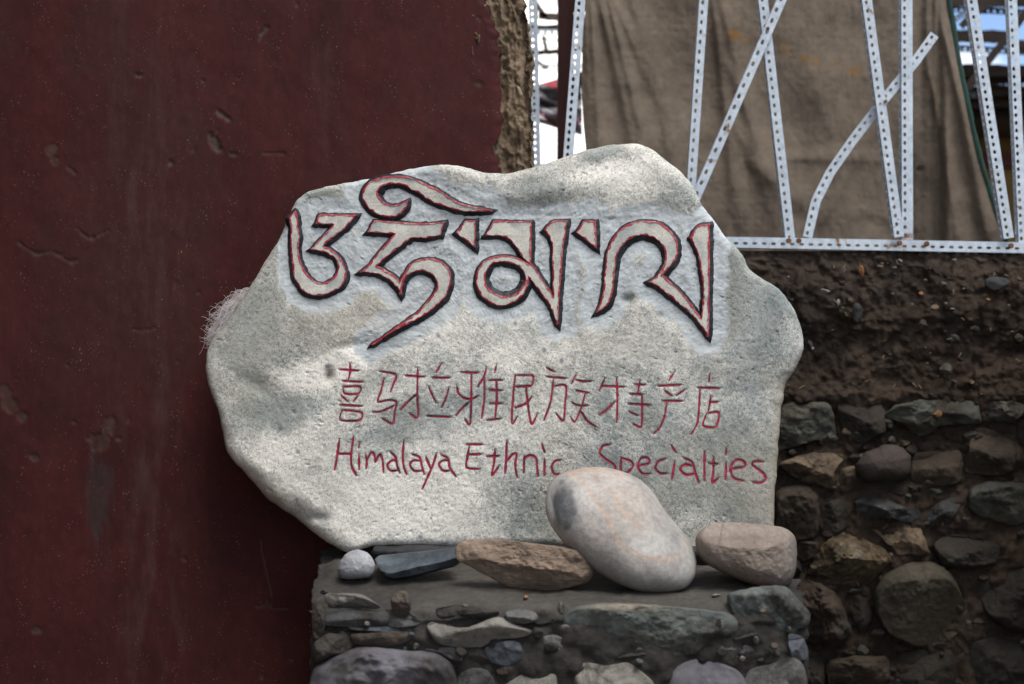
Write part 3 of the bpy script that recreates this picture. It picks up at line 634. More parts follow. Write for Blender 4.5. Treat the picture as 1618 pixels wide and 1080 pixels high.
n1 = fbm(q3*np.array([26, 26, 9]), 4, 81); n2 = fbm(q3*np.array([80, 60, 45]), 4, 82, ridged=True); c1_, c2_ = cells(q3*np.array([42., 42., 26.]), 5)
side = smooth(len(ss)-8, len(ss)+2, np.arange(len(bx)))[:, None]
n5 = fbm(q3*np.array([55, 40, 22])+n1[..., None]*3, 5, 84, gain=.65)
amp = (n1*.014+n5*.020+n2*.009+(c2_-c1_)*.010)
VV[..., 1] += -(amp)*(1-side*.7)+.004; VV[..., 0] += amp*side*.55
Vc = W(VV.reshape(-1, 3)); Vc[:, 2] = np.maximum(Vc[:, 2], .001)
obj('mud_brick_core', Vc, grid_faces(len(bx), len(zs)), m_mudcore, red)
ch = M_('straw_chip', (.20, .16, .10), (.28, .23, .15), 20)
v, f, _ = pillow([(816,135),(822,139),(826,150),(822,154),(818,146)], WY+.008, .004, n=16, rings=4, seed=4); obj('stone_chip', v, f, ch, red)
# unseen wall added on the left to shade the red wall
sx = np.linspace(WY+.01, -2.6, 90); sz = np.linspace(-.88, 1.9, 70); aa, bb = np.meshgrid(sx, sz, indexing='ij'); q3 = np.stack([aa*0-.885, aa, bb], -1)
q3[..., 0] += fbm(q3*6, 3, 131)*.006
obj('added_shade_wall', W(q3.reshape(-1, 3)), grid_faces(90, 70), m_plaster, red, tint=np.tile([.05, .04, .03, 0], (6300, 1)))
# ================================================================ plinth (rubble pier under the sign)
m_cap = M_('mud_mortar', (.024, .022, .0195), (.046, .042, .038), 9, rough=.95, bump=.8, bscale=60, bdist=.008, c3=(.017, .0155, .0145), c3s=6, speck=(.08, .075, .07), speck_s=120, speck_t=.1, tint=True)
def ztop(y): return -.345+.105*y
plan = closed_curve([(-.305, .14), (-.305, 0), (-.287, -.22), (-.262, -.268), (-.12, -.272), (.1, -.275), (.30, -.272), (.395, -.262), (.418, -.21), (.43, 0), (.435, .31), (.1, .31), (-.02, .14)], 720, .5)
pc_ = np.array([.06, -.06]); rings_t = list(np.linspace(.02, .93, 70))+[.95, .965, .98, .992, 1.0]
lv = []
for r in rings_t:
    xy = pc_+(plan-pc_)*r; z = ztop(xy[:, 1])-(.012+.010*fbm(np.c_[plan*8, plan[:, :1]*0], 3, 119))*smooth(.86, 1.0, r)**2
    lv.append(np.c_[xy, z])
zb = np.r_[np.arange(.004, .25, .0032), np.arange(.26, .60, .03)]
pn, _ = normals(plan[::-1]); pn = -pn[::-1] if False else None
tg = np.roll(plan, -1, 0)-np.roll(plan, 1, 0); tg /= np.linalg.norm(tg, axis=1)[:, None]; on = np.stack([tg[:, 1], -tg[:, 0]], -1)
if ((plan-pc_)*on).sum() < 0: on = -on
for dz in zb:
    z = ztop(plan[:, 1])-.010-dz; z = np.maximum(z, -CZ/S)
    lv.append(np.c_[plan+on*(.004*min(1, dz/.03)-.004), z])
LV = np.stack(lv); nr_ = len(rings_t); q3 = LV
n1 = fbm(q3*18, 3, 101); n2 = fbm(q3*48, 4, 102); c1_, c2_ = cells(q3*36, 8); c1b, c2b = cells(q3*80, 9)
lump = n1*.014+n2*.011+(.5-c1_)*.013+(.5-c1b)*.004+fbm(q3*9, 3, 108)*.014
wside = np.zeros(len(lv)); wside[nr_:] = 1; wr = smooth(.86, 1, np.array(rings_t)); wside[:nr_] = wr
lump = lump*(1-.6*smooth(-.275, -.30, plan[:, 0]))[None]
LV[..., :2] += on[None]*(lump*.8*wside[:, None])[..., None]
topw = 1-smooth(.9, 1, np.r_[np.array(rings_t), np.ones(len(zb))])
roughtop = smooth(.10, -.02, (LV[..., 0]+.30))*.0+1
rowf = smooth(nr_+26, nr_-4, np.arange(len(lv)))[:, None]; big = fbm(q3*7, 3, 109)
LV[..., 2] += topw[:, None]*(fbm(q3*np.array([9, 14, 9]), 3, 103)*.006+fbm(q3*60, 3, 104)*.0016)+(1-topw[:, None])*(n2*.009+n1*.010+big*.012)*rowf
# left top corner is crumbly
crumb = gauss(LV[..., 0], LV[..., 1], -.25, -.2, .10, .12)*(np.arange(len(lv)) < nr_+4)[:, None]
LV[..., 2] += -crumb*(.012+.5*lump)
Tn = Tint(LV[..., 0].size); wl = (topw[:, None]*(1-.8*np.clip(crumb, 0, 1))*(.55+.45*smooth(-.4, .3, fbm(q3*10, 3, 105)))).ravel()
Tn.add((.088, .080, .070), .9*wl)  # paler dry mud on top, with the light it catches painted in
plinth_b = W(np.array([.06, -.06, -CZ/S]))
plinth = empty('stone_plinth', plinth_b, 'low pier of rubble stones and dark mud mortar under the carved slab', 'plinth')
Vp = W(LV.reshape(-1, 3)); F = grid_faces(len(lv), 720); a = np.arange(len(lv)*720).reshape(len(lv), 720)
F = np.stack([a[:-1], a[1:], np.roll(a[1:], -1, 1), np.roll(a[:-1], -1, 1)], -1).reshape(-1, 4)
cN = len(Vp); Vp = np.r_[Vp, Vp[:720].mean(0)[None]]
F = np.r_[F, np.stack([np.full(360, cN), a[0][0::2], a[0][1::2], np.roll(a[0][0::2], -1)], -1)]
obj('mud_mortar', Vp, F, m_cap, plinth, tint=np.r_[Tn.get(), [[.1, .1, .1, 0]]])
def RM(n, c1, c2, s=9, c3=None, f=1.0, **k):
    sc3 = lambda c: tuple(q*(f[i] if isinstance(f, tuple) else f) for i, q in enumerate(c)) if c else None
    c1, c2, c3 = sc3(c1), sc3(c2), sc3(c3)
    return M_(n, c1, c2, s, c3, tint=True, **{**dict(rough=.9, bump=.9, bscale=42, bdist=.012), **k})
FP, DP = .90, (.036, .032, .028)
r_grey = RM('grey_rock', (.085, .085, .082), (.17, .168, .16), 10, (.06, .06, .062), speck=(.3, .3, .28), speck_s=150, speck_t=.08, f=FP, dirt=DP)
r_purple = RM('purple_grey_rock', (.115, .11, .125), (.175, .17, .19), 4, (.09, .085, .10), bump=.2, f=FP, dirt=DP)
r_green = RM('green_grey_rock', (.085, .10, .095), (.155, .17, .155), 9, (.18, .165, .14), speck=(.4, .4, .38), speck_s=120, speck_t=.07, f=FP, dirt=DP)
r_pale = RM('pale_rock', (.20, .19, .165), (.30, .285, .25), 8, (.16, .15, .14), speck=(.08, .08, .08), speck_s=160, speck_t=.1, f=FP, dirt=DP)
r_brown = RM('brown_rock', (.075, .060, .048), (.13, .105, .085), 8, (.05, .042, .036), f=FP, dirt=DP)
r_dark = RM('dark_rock', (.038, .035, .032), (.070, .064, .058), 8, (.055, .047, .040), f=FP, dirt=DP)
r_red = RM('reddish_rock', (.070, .052, .044), (.12, .088, .072), 9, (.06, .055, .05), f=FP, dirt=DP)
r_slate = RM('slate', (.045, .052, .062), (.085, .095, .11), 7, (.13, .14, .15), bump=.35, c3s=6, f=FP, dirt=DP)
r_cryst = RM('crystalline_brown_rock', (.075, .052, .032), (.21, .16, .10), 22, (.35, .31, .25), c3s=14, bump=1.0, bscale=45, bdist=.012, lo=.4, hi=.6, f=FP, dirt=DP)
r_tan = RM('tan_rock', (.16, .12, .09), (.31, .25, .19), 18, (.09, .07, .055), bump=.9, bscale=50, bdist=.01, f=FP, dirt=DP)
r_white = RM('white_chip', (.35, .35, .36), (.5, .5, .5), 20, f=FP, dirt=DP)
r_orange = RM('orange_chip', (.42, .20, .08), (.5, .28, .12), 20, f=FP, dirt=DP)
PY = -.262
def part(root, nm, outline, y0, T, m_, **k):
    v, f, tn = pillow(outline, y0, T, **k)
    n_ = len(v)
    return obj(nm, v, f, m_, root, tint=tn if tn is not None else np.tile([.1, .1, .1, 0], (n_, 1)))
def Pst(o, m_, dT=.030, y=PY-.010, **k):
    k = {**dict(n=56, rings=12, planes=4, seed=rng.randrange(999), rough=.20, rs=22), **k}
    return part(plinth, 'stone', o, y, dT, m_, **k)
Pst([(513,940),(520,937),(568,937),(588,948),(607,963),(560,961),(520,960)], r_pale, .03, y=-.255, straight=.7)
Pst([(514,964),(610,968),(612,986),(560,990),(512,986)], r_grey, .012)
Pst([(617,946),(630,933),(643,935),(650,950),(646,970),(632,976),(620,968)], r_brown, .03)
Pst([(674,990),(680,982),(700,986),(720,991),(742,990),(768,979),(790,974),(812,985),(843,997),(828,1006),(790,1010),(762,1022),(712,1022),(686,1012)], r_pale, .030, planes=2, y=-.27)
Pst([(798,968),(820,962),(845,967),(850,980),(828,986),(803,982)], r_grey, .022)
Pst([(555,1002),(600,998),(642,997),(648,1010),(620,1020),(562,1019)], r_brown, .016)
Pst([(490,1075),(500,1050),(530,1036),(572,1021),(640,1027),(685,1030),(712,1046),(722,1072),(722,1125),(495,1125)], r_purple, .032, planes=1, n=90, rings=18)
Pst([(724,1070),(745,1055),(770,1058),(782,1080),(780,1120),(725,1120)], r_grey, .02)
Pst([(796,1085),(830,1062),(870,1050),(898,1056),(908,1075),(900,1120),(800,1120)], r_pale, .025)
Pst([(908,1050),(960,1050),(990,1046),(1015,1060),(1038,1085),(1035,1130),(920,1130)], r_pale, .022)
Pst([(888,985),(896,966),(915,957),(960,952),(1020,954),(1090,960),(1150,968),(1168,985),(1160,1002),(1128,1010),(1102,1034),(1062,1037),(1030,1026),(960,1018),(905,1012)], r_green, .028, planes=2, n=120, rings=22,
    y=-.268, tint=lambda X, Y, d: (lambda t_: (t_.add((.30, .25, .19), .8*gauss(X, Y, 985, 958, 60, 6, 0)), t_.add((.05, .05, .048), .7*smooth(990, 1015, Y)), t_.get())[-1])(Tint(len(X))))
Pst([(1150,938),(1200,926),(1240,926),(1260,945),(1280,968),(1276,990),(1255,998),(1243,1028),(1210,1022),(1180,990),(1155,965)], r_green, .032, planes=3, n=90, rings=18, y=-.248)
Pst([(1060,1062),(1085,1044),(1115,1040),(1165,1058),(1182,1085),(1180,1120),(1060,1120)], r_purple, .02)
Pst([(1180,1062),(1220,1048),(1250,1036),(1268,1048),(1276,1078),(1272,1130),(1172,1130)], r_grey, .028)
Pst([(1246,1002),(1268,1006),(1277,1025),(1274,1042),(1250,1040)], r_slate, .02)
Pst([(495,950),(508,944),(514,960),(512,1000),(498,1010),(493,985)], r_brown, .02)
Pst([(497,1015),(520,1000),(552,1006),(556,1024),(525,1036),(498,1046)], r_dark, .024)
Pst([(765,1024),(800,1012),(822,1016),(826,1040),(800,1052),(775,1045)], r_slate, .02)
Pst([(786,1056),(800,1052),(806,1062),(794,1068),(786,1064)], r_brown, .010)
for cx, cy, a, b_, m_ in [(1195,1011,5,7,r_grey),(1223,1021,7,6,r_brown),(1173,1040,5,4,r_pale),(887,960,6,11,r_grey),(1132,941,8,3,r_white),(831,943,4,3,r_orange),(650,1003,6,5,r_grey),(580,985,5,4,r_pale),(735,957,5,3,r_grey),(690,1043,4,3,r_grey),(1010,1045,7,5,r_grey),(512,935,6,4,r_grey),(872,1022,12,8,r_dark),(850,1000,10,9,r_dark),(1205,965,6,4,r_brown),(1140,1030,9,7,r_dark),(728,1030,10,8,r_dark),(590,1010,0,0,None)]:
    if m_: Pst([(cx-a, cy), (cx-a*.5, cy-b_), (cx+a*.6, cy-b_*.8), (cx+a, cy+b_*.1), (cx+a*.3, cy+b_), (cx-a*.7, cy+b_*.7)], m_, .008, y=PY-.018 if cy > 950 else PY+.06*(950-cy)/10-.004, n=18, rings=5, planes=1)
for k in range(70):   # packing stones in the mortar
    cx, cy = rng.uniform(505, 1265), rng.uniform(985, 1100); a, b_ = rng.uniform(4, 13), rng.uniform(3, 8)
    Pst([(cx-a, cy+rng.uniform(-2, 2)), (cx-a*.4, cy-b_), (cx+a*.6, cy-b_*.8), (cx+a, cy), (cx+a*.3, cy+b_), (cx-a*.7, cy+b_*.7)], rng.choice([r_grey, r_dark, r_brown, r_green, r_pale, r_slate]), .010, y=PY-.004, n=20, rings=5, planes=2)
for o_, m_ in [([(925,1030),(990,1026),(1055,1038),(1060,1047),(990,1046),(925,1044)],r_dark),([(1105,1020),(1140,1008),(1185,1020),(1200,1036),(1150,1044),(1110,1038)],r_grey),([(735,1028),(770,1022),(800,1030),(798,1050),(745,1050)],r_dark),
        ([(842,1010),(880,1002),(905,1016),(900,1040),(850,1044)],r_grey),([(650,1024),(690,1020),(728,1026),(730,1044),(715,1042),(690,1030)],r_grey),([(610,962),(650,968),(665,984),(640,994),(612,988)],r_grey),([(690,960),(740,956),(790,966),(760,976),(700,980)],r_dark),
        ([(1040,1044),(1060,1046),(1062,1085),(1040,1080)],r_brown),([(1170,996),(1200,1000),(1190,1018),(1150,1008)],r_dark),([(556,978),(610,986),(660,990),(655,998),(590,1000),(550,994)],r_slate)]:
    Pst(o_, m_, .020, y=PY-.002, rough=.26)
# courses below the picture
y_ = 1120
for row in range(4):
    x = 500
    while x < 1270:
        wd_ = rng.uniform(70, 160); h_ = 62; x1 = min(x+wd_, 1276)
        if x1-x > 30:
            o = [(x+4, y_+8+rng.uniform(-4, 6)), ((x+x1)/2, y_+rng.uniform(-4, 6)), (x1-4, y_+8+rng.uniform(-4, 6)), (x1-2, y_+h_*.7), ((x+x1)/2, y_+h_), (x+2, y_+h_*.75)]
            Pst(o, rng.choice([r_grey, r_purple, r_green, r_pale, r_dark]), .022, n=28, rings=7)
        x = x1+4
    y_ += 68
# ================================================================ rubble wall on the right
FP, DP = (.55, .51, .45), (.026, .0185, .013)
r_grey = RM('grey_rock', (.085, .085, .082), (.17, .168, .16), 10, (.06, .06, .062), speck=(.3, .3, .28), speck_s=150, speck_t=.08, f=FP, dirt=DP)
r_purple = RM('purple_grey_rock', (.115, .11, .125), (.175, .17, .19), 4, (.09, .085, .10), bump=.2, f=FP, dirt=DP)
r_green = RM('green_grey_rock', (.085, .10, .095), (.155, .17, .155), 9, (.18, .165, .14), speck=(.4, .4, .38), speck_s=120, speck_t=.07, f=FP, dirt=DP)
r_pale = RM('pale_rock', (.20, .19, .165), (.30, .285, .25), 8, (.16, .15, .14), speck=(.08, .08, .08), speck_s=160, speck_t=.1, f=FP, dirt=DP)
r_brown = RM('brown_rock', (.075, .060, .048), (.13, .105, .085), 8, (.05, .042, .036), f=FP, dirt=DP)
r_dark = RM('dark_rock', (.038, .035, .032), (.070, .064, .058), 8, (.055, .047, .040), f=FP, dirt=DP)
r_red = RM('reddish_rock', (.070, .052, .044), (.12, .088, .072), 9, (.06, .055, .05), f=FP, dirt=DP)
r_slate = RM('slate', (.045, .052, .062), (.085, .095, .11), 7, (.13, .14, .15), bump=.35, c3s=6, f=FP, dirt=DP)
r_cryst = RM('crystalline_brown_rock', (.075, .052, .032), (.21, .16, .10), 22, (.35, .31, .25), c3s=14, bump=1.0, bscale=45, bdist=.012, lo=.4, hi=.6, f=FP, dirt=DP)
r_tan = RM('tan_rock', (.16, .12, .09), (.31, .25, .19), 18, (.09, .07, .055), bump=.9, bscale=50, bdist=.01, f=FP, dirt=DP)
r_white = RM('white_chip', (.35, .35, .36), (.5, .5, .5), 20, f=FP, dirt=DP)
r_orange = RM('orange_chip', (.42, .20, .08), (.5, .28, .12), 20, f=FP, dirt=DP)
RY = .345
m_earth = M_('crumbly_earth', (.018, .0115, .0078), (.050, .034, .023), 7, rough=.97, bump=1.0, bscale=55, bdist=.011, c3=(.052, .037, .027), c3s=5, speck=(.15, .13, .11), speck_s=150, speck_t=.085, tint=True)
rub_b = W(np.array([.75, RY+.1, -CZ/S]))
rub = empty('rubble_wall', rub_b, 'rough wall of field stones topped with a thick band of crumbly dark earth', 'wall')
xs = nonuni([(800, 1205, 9), (1205, 1660, 2.3), (1660, 2300, 12)]); zs = nonuni([(396, 700, 2.1), (700, 1110, 3.4), (1110, 1600, 20)])
uu, vv = np.meshgrid(xs, zs, indexing='ij')
prof = np.interp(vv, [396, 410, 450, 500, 540, 600, 628, 650, 1600], [0, -.012, -.030, -.030, -.012, -.014, -.022, -.008, -.010])
yy = RY+prof; q3 = P(uu, vv, yy)
c1_, c2_ = cells(q3*np.array([34., 20., 34.]), 11); c1b, c2b = cells(q3*90., 12)
n1 = fbm(q3*10, 4, 111); n2 = fbm(q3*42+n1[..., None]*2, 5, 112, gain=.6); n3 = fbm(q3*26, 4, 113, ridged=True)
yy = yy-(n1*.020+n2*.011+n3*.006+(.55-c1_)*.012+(.5-c1b)*.006)*smooth(394, 404, vv)
zj = fbm(q3*40, 3, 115)*6
v = P(uu.ravel(), (vv+zj*smooth(396, 420, vv)).ravel(), yy.ravel())
nt0 = len(v)
# top of the wall runs back under the frame
topy = np.linspace(0, 1, 14)[1:]; tv = []
for t_ in topy:
    a = P(xs, np.full(len(xs), 396.0), RY+yy[:, 0]*0); a[:, 1] = yy[:, 0]+t_*.5; a[:, 2] += fbm(a*14, 3, 118)*.006-.002; tv.append(a)
tv = np.concatenate(tv); F = grid_faces(*uu.shape)
cols = np.concatenate([[np.arange(len(xs))*len(zs)], nt0+np.arange(len(xs)*13).reshape(13, len(xs))])
F = np.r_[F, np.stack([cols[1:, :-1], cols[1:, 1:], cols[:-1, 1:], cols[:-1, :-1]], -1).reshape(-1, 4)]
Vr = W(np.r_[v, tv]); Vr[:, 2] = np.maximum(Vr[:, 2], 0.001)
Te = Tint(len(v)); Te.add((.066, .052, .042), .45*smooth(440, 400, vv.ravel())*smooth(-.3, .3, n2.ravel())); Te.add((.06, .047, .038), .35*gauss(uu.ravel(), vv.ravel(), 1330, 460, 120, 30))  # paler upper slope: the light falling on it is painted into the earth
obj('earth', Vr, F, m_earth, rub, tint=np.r_[Te.get(), np.tile([.1, .08, .07, 0], (len(tv), 1))])
# unseen wall added on the right to darken the lower stones
aa, bb = np.meshgrid(np.linspace(RY-.02, -2.4, 260), np.linspace(-.88, .16, 110), indexing='ij'); q3 = np.stack([aa*0+1.03, aa, bb], -1)
q3[..., 0] -= fbm(q3*10, 4, 141)*.02+(.5-cells(q3*9., 14)[0])*.03+fbm(q3*40, 3, 142)*.008
obj('added_shade_wall', W(q3.reshape(-1, 3)), grid_faces(260, 110), m_earth, rub, tint=np.tile([.05, .04, .03, 0], (260*110, 1)))
def Rst(o, m_, T=.045, y=RY-.012, nm='stone', **k):
    k = {**dict(n=60, rings=13, planes=4, seed=rng.randrange(999), rough=.20, rs=24, jitter=2.6, straight=.55), **k}
    return part(rub, nm, o, y, T, m_, **k)
Rst([(1205,642),(1231,636),(1290,632),(1314,640),(1321,688),(1290,695),(1265,703),(1228,711),(1205,700)], r_green, .05, n=90, rings=18, planes=5)
Rst([(1323,638),(1350,628),(1385,628),(1398,650),(1399,682),(1390,690),(1360,701),(1345,695),(1325,665)], r_dark, .045)
Rst([(1398,655),(1415,640),(1450,632),(1500,632),(1545,635),(1551,668),(1520,670),(1485,672),(1475,683),(1452,689),(1430,672)], r_green, .05, n=100, rings=18, planes=6)
Rst([(1476,652),(1482,648),(1489,654),(1486,661),(1478,661)], r_orange, .008, y=RY-.058, n=16, rings=4, nm='pebble')
Rst([(1556,650),(1565,633),(1600,633),(1620,642),(1613,662),(1600,668),(1556,661)], r_grey, .045)
Rst([(1608,668),(1650,656),(1655,705),(1612,702)], r_dark, .04)
Rst([(1230,735),(1250,722),(1285,715),(1330,717),(1333,725),(1322,738),(1318,765),(1311,771),(1290,763),(1262,759)], r_tan, .05, n=90, rings=16, planes=5)
Rst([(1321,762),(1330,740),(1350,736),(1353,755),(1336,768),(1324,769)], r_tan, .025)
Rst([(1352,738),(1365,716),(1395,703),(1420,703),(1438,718),(1440,740),(1430,755),(1400,761),(1366,759)], RM('smooth_cobble', (.075, .065, .062), (.105, .093, .09), 8, bump=.12, f=(.62, .56, .5)), .06, planes=0, rough=.03, straight=.1, n=90, rings=18)
Rst([(1445,716),(1515,711),(1521,735),(1516,763),(1478,768),(1440,765)], r_brown, .035, planes=5)
Rst([(1540,675),(1562,678),(1592,690),(1606,712),(1603,742),(1590,753),(1525,746),(1530,705)], r_brown, .045, planes=4)
Rst([(1224,782),(1240,768),(1270,765),(1290,775),(1296,800),(1292,845),(1270,853),(1226,850)], r_brown, .05, planes=2, straight=.3)
Rst([(1297,800),(1330,787),(1345,800),(1340,830),(1320,850),(1298,845)], r_dark, .03)
Rst([(1350,792),(1370,780),(1392,778),(1415,795),(1450,805),(1463,820),(1450,829),(1410,821),(1370,819),(1352,808)], r_slate, .05, planes=5)
Rst([(1461,832),(1475,800),(1500,785),(1520,785),(1513,810),(1496,833)], r_slate, .035)
Rst([(1532,772),(1560,760),(1620,764),(1625,820),(1600,829),(1550,816),(1530,800)], r_green, .045)
Rst([(1274,906),(1288,880),(1300,860),(1320,842),(1340,821),(1352,830),(1365,850),(1400,868),(1409,885),(1395,902),(1380,915),(1355,926),(1320,919),(1300,908)], r_cryst, .07, n=120, rings=24, planes=5, rough=.16, rs=16)
Rst([(1258,855),(1290,855),(1293,875),(1270,886),(1258,876)], r_brown, .03); Rst([(1240,880),(1262,885),(1268,903),(1250,915),(1238,905)], r_dark, .03)
Rst([(1375,832),(1400,815),(1440,820),(1460,845),(1468,877),(1420,876),(1400,856)], r_tan, .035, planes=5, n=80)
Rst([(1474,862),(1490,846),(1540,845),(1578,862),(1577,888),(1532,900),(1490,895)], r_dark, .05, planes=3)
Rst([(1380,935),(1398,908),(1430,890),(1470,887),(1500,900),(1516,930),(1530,965),(1526,990),(1490,1015),(1450,1021),(1410,1005),(1385,975)], RM('boulder_grey', (.07, .066, .058), (.115, .108, .095), 6, (.085, .07, .056), bump=.5, f=(.66, .60, .50), dirt=DP), .085, n=130, rings=26, planes=3, rough=.05, straight=.2)
Rst([(1250,918),(1280,915),(1320,935),(1335,965),(1346,1000),(1330,1018),(1300,1021),(1275,1011),(1262,962)], r_red, .06, n=90, rings=18, planes=2, straight=.2)
Rst([(1540,908),(1600,897),(1650,902),(1650,990),(1600,1000),(1560,970)], r_dark, .05)
Rst([(1420,1032),(1500,1026),(1512,1060),(1500,1110),(1415,1110)], r_dark, .045); Rst([(1308,1042),(1400,1035),(1406,1070),(1380,1092),(1310,1085)], r_brown, .04)
Rst([(1535,1012),(1640,1008),(1650,1100),(1530,1102)], r_dark, .045); Rst([(1350,940),(1370,945),(1378,980),(1360,1000),(1348,975)], r_dark, .02)
Rst([(1260,1030),(1300,1030),(1302,1085),(1255,1085)], r_dark, .03); Rst([(1395,745),(1440,772),(1438,785),(1400,778),(1375,770)], r_dark, .02)
for r0, row in enumerate([(636, 720), (725, 800), (805, 880), (885, 1000), (1005, 1090), (1112, 1200), (1205, 1300), (1305, 1400), (1405, 1480)]):
    x = 1660+rng.uniform(0, 40) if row[0] < 1100 else 1200
    while x < 2250:
        x1 = x+rng.uniform(60, 130); a, b_ = row; j = lambda: rng.uniform(-7, 7)
        Rst([(x+j(), a+14+j()), ((x+x1)/2+j(), a+j()), (x1-8+j()*.5, a+12+j()), (x1-6, b_-16+j()), ((x+x1)/2+j(), b_-6+j()*.5), (x+4, b_-14+j())], rng.choice([r_dark, r_brown, r_green, r_grey, r_red]), .045, n=28, rings=7, planes=3); x = x1+rng.uniform(2, 10)
for k in range(110):   # packing stones between the big ones
    cx, cy = rng.uniform(1235, 1660), rng.uniform(640, 1100); a, b_ = rng.uniform(5, 15), rng.uniform(4, 10)
    Rst([(cx-a, cy+rng.uniform(-2, 2)), (cx-a*.4, cy-b_), (cx+a*.6, cy-b_*.8), (cx+a, cy), (cx+a*.3, cy+b_), (cx-a*.7, cy+b_*.7)], rng.choice([r_grey, r_dark, r_brown, r_green, r_tan, r_red]), .018, y=RY-.010, n=20, rings=5, planes=3)
for k in range(22):    # straw in the earth
    cx, cy = rng.uniform(1235, 1640), rng.uniform(405, 620); an = rng.uniform(0, 6.28); ln = rng.uniform(4, 11)
    v, f = prism_px((cx, cy), (cx+ln*math.cos(an), cy+ln*math.sin(an)), .9, RY+float(np.interp(cy, [396, 450, 500, 540, 600, 628], [-.03, -.056, -.056, -.04, -.042, -.048])), .0012)
    obj('straw', v, f, ch, rub, smooth_=False)
# chips and pebbles stuck in the earth band
for cx, cy, a, b_, m_, ro in [(1361,430,5,10,r_orange,0),(1575,448,22,12,r_slate,-6),(1303,460,9,4,r_white,0),(1344,474,5,6,r_tan,0),(1354,494,9,16,r_grey,0),(1390,421,7,3,r_pale,10),(1492,448,5,5,r_grey,0),(1478,485,7,5,r_tan,0),(1457,512,9,10,r_brown,10),(1509,535,9,9,r_slate,30),(1495,584,12,10,r_grey,-20),
        (1518,569,4,3,r_slate,0),(1455,464,4,3,r_orange,0),(1561,473,3,2.5,r_orange,0),(1522,456,3,2,r_white,0),(1421,410,2.5,2,r_white,0),(1609,440,6,4,r_pale,40),(1503,487,4,2,r_white,0),(1246,437,2.5,2,r_white,0),(1424,411,2,2,r_white,0),(1283,550,2,3,r_white,0),(1610,535,8,8,r_brown,0),(1540,520,8,6,r_dark,0),(1331,448,6,4,r_brown,0),(1280,545,6,8,r_slate,0),(1413,422,5,3,r_slate,0),(1535,604,4,4,r_tan,0),(1505,604,5,4,r_slate,0),(1507,410,4,2,r_white,0),(1325,478,2,7,r_white,5)]:
    c_, s_ = math.cos(math.radians(ro)), math.sin(math.radians(ro)); o = []
    for k in range(7):
        an = k/7*6.283; r_ = rng.uniform(.8, 1.1); dx, dy = a*math.cos(an)*r_, b_*math.sin(an)*r_; o.append((cx+dx*c_-dy*s_, cy+dx*s_+dy*c_))
    yb = RY+float(np.interp(cy, [396, 450, 500, 540, 600, 628], [-.012, -.036, -.036, -.02, -.022, -.028]))
    Rst(o, m_, .012, y=yb-.006, nm='pebble', n=20, rings=5, planes=3)
for k in range(70):
    cx, cy = rng.uniform(1240, 1640), rng.uniform(402, 625); a = rng.uniform(1.2, 4); yb = RY+float(np.interp(cy, [396, 450, 500, 540, 600, 628], [-.012, -.036, -.036, -.02, -.022, -.028]))
    Rst([(cx-a, cy), (cx, cy-a*.7), (cx+a, cy-.2), (cx+.3, cy+a*.7)], rng.choice([r_grey, r_brown, r_tan, r_pale, r_dark]), .006, y=yb-.006, nm='pebble', n=10, rings=3, planes=1, jitter=.4)
# ================================================================ loose stones on the plinth
def loose(nm, label, cat, outline, y0, T, m_, **k):
    k = {**dict(n=150, rings=46, pw=2.2), **k}
    v, f, tn = pillow(outline, y0, T, back=k.pop('back', T), **k)
    b0 = np.array([v[:, 0].mean(), v[:, 1].mean(), v[:, 2].min()])
    return tag(obj(nm, v, f, m_, base=b0, tint=tn if tn is not None else np.tile([.1, .1, .1, 0], (len(v), 1))), label, cat)
loose('pebble', 'small round white pebble at the left end of the plinth ledge', 'pebble', [(533,900),(538,885),(550,872),(566,868),(582,874),(592,890),(591,904),(583,912),(560,915),(539,913)], -.10, .028,
      RM('white_pebble', (.28, .29, .31), (.44, .44, .45), 16, (.30, .30, .33), bump=.4, c3s=9), seed=3, rough=.06, straight=.2, n=80, rings=22,
      tint=lambda X, Y, d: (lambda t_: (t_.add((.25, .25, .28), .8*gauss(X, Y, 548, 890, 8, 9)), t_.add((.30, .27, .23), .6*smooth(902, 914, Y)), t_.get())[-1])(Tint(len(X))))
# dark slate lying tilted
sl = closed_curve([(592,884),(600,877),(640,873),(690,868),(722,864),(727,884),(718,893),(690,900),(655,909),(622,914),(606,909)], 140, .7)
def slate(px, py):
    # upper face leans back, lower lip falls steeply
    lip = np.interp(px, [592, 620, 655, 700, 727], [900, 905, 896, 887, 878])
    return np.where(py < lip, -.135+(lip-py)*.0026, -.135+(py-lip)*.0008)
cs = sl.mean(0); V = []; rr_ = np.linspace(0, 1, 30)[1:]
for r in rr_:
    p = cs+(sl-cs)*r; y = slate(p[:, 0], p[:, 1])+fbm(np.c_[p/12, p[:, 0]*0], 4, 5)*.004+.006*smooth(.93, 1, r); V.append(P(p[:, 0], p[:, 1], y))
p = sl; y = slate(p[:, 0], p[:, 1]); b1 = P(p[:, 0], p[:, 1], y+.006); b1[:, 1] += .014; b1[:, 2] -= .004; V.append(b1)
for r in (.6, .05): b2 = cs+(sl-cs)*r; b2 = P(b2[:, 0], b2[:, 1], slate(b2[:, 0], b2[:, 1])+.006); b2[:, 1] += .018; b2[:, 2] -= .010; V.append(b2)
a = np.arange(len(V)*140).reshape(-1, 140); F = np.stack([a[:-1], a[1:], np.roll(a[1:], -1, 1), np.roll(a[:-1], -1, 1)], -1).reshape(-1, 4)
V = np.concatenate(V); F = np.r_[F, np.stack([np.full(70, len(V)), a[0][0::2], a[0][1::2], np.roll(a[0][0::2], -1)], -1)]; V = np.r_[V, V[:140].mean(0)[None]]
V = W(V); r_sl2 = RM('blue_slate', (.028, .038, .048), (.06, .078, .095), 9, (.10, .12, .14), bump=.5, rough=.6, c3s=8, speck=(.25, .27, .28), speck_s=150, speck_t=.07)
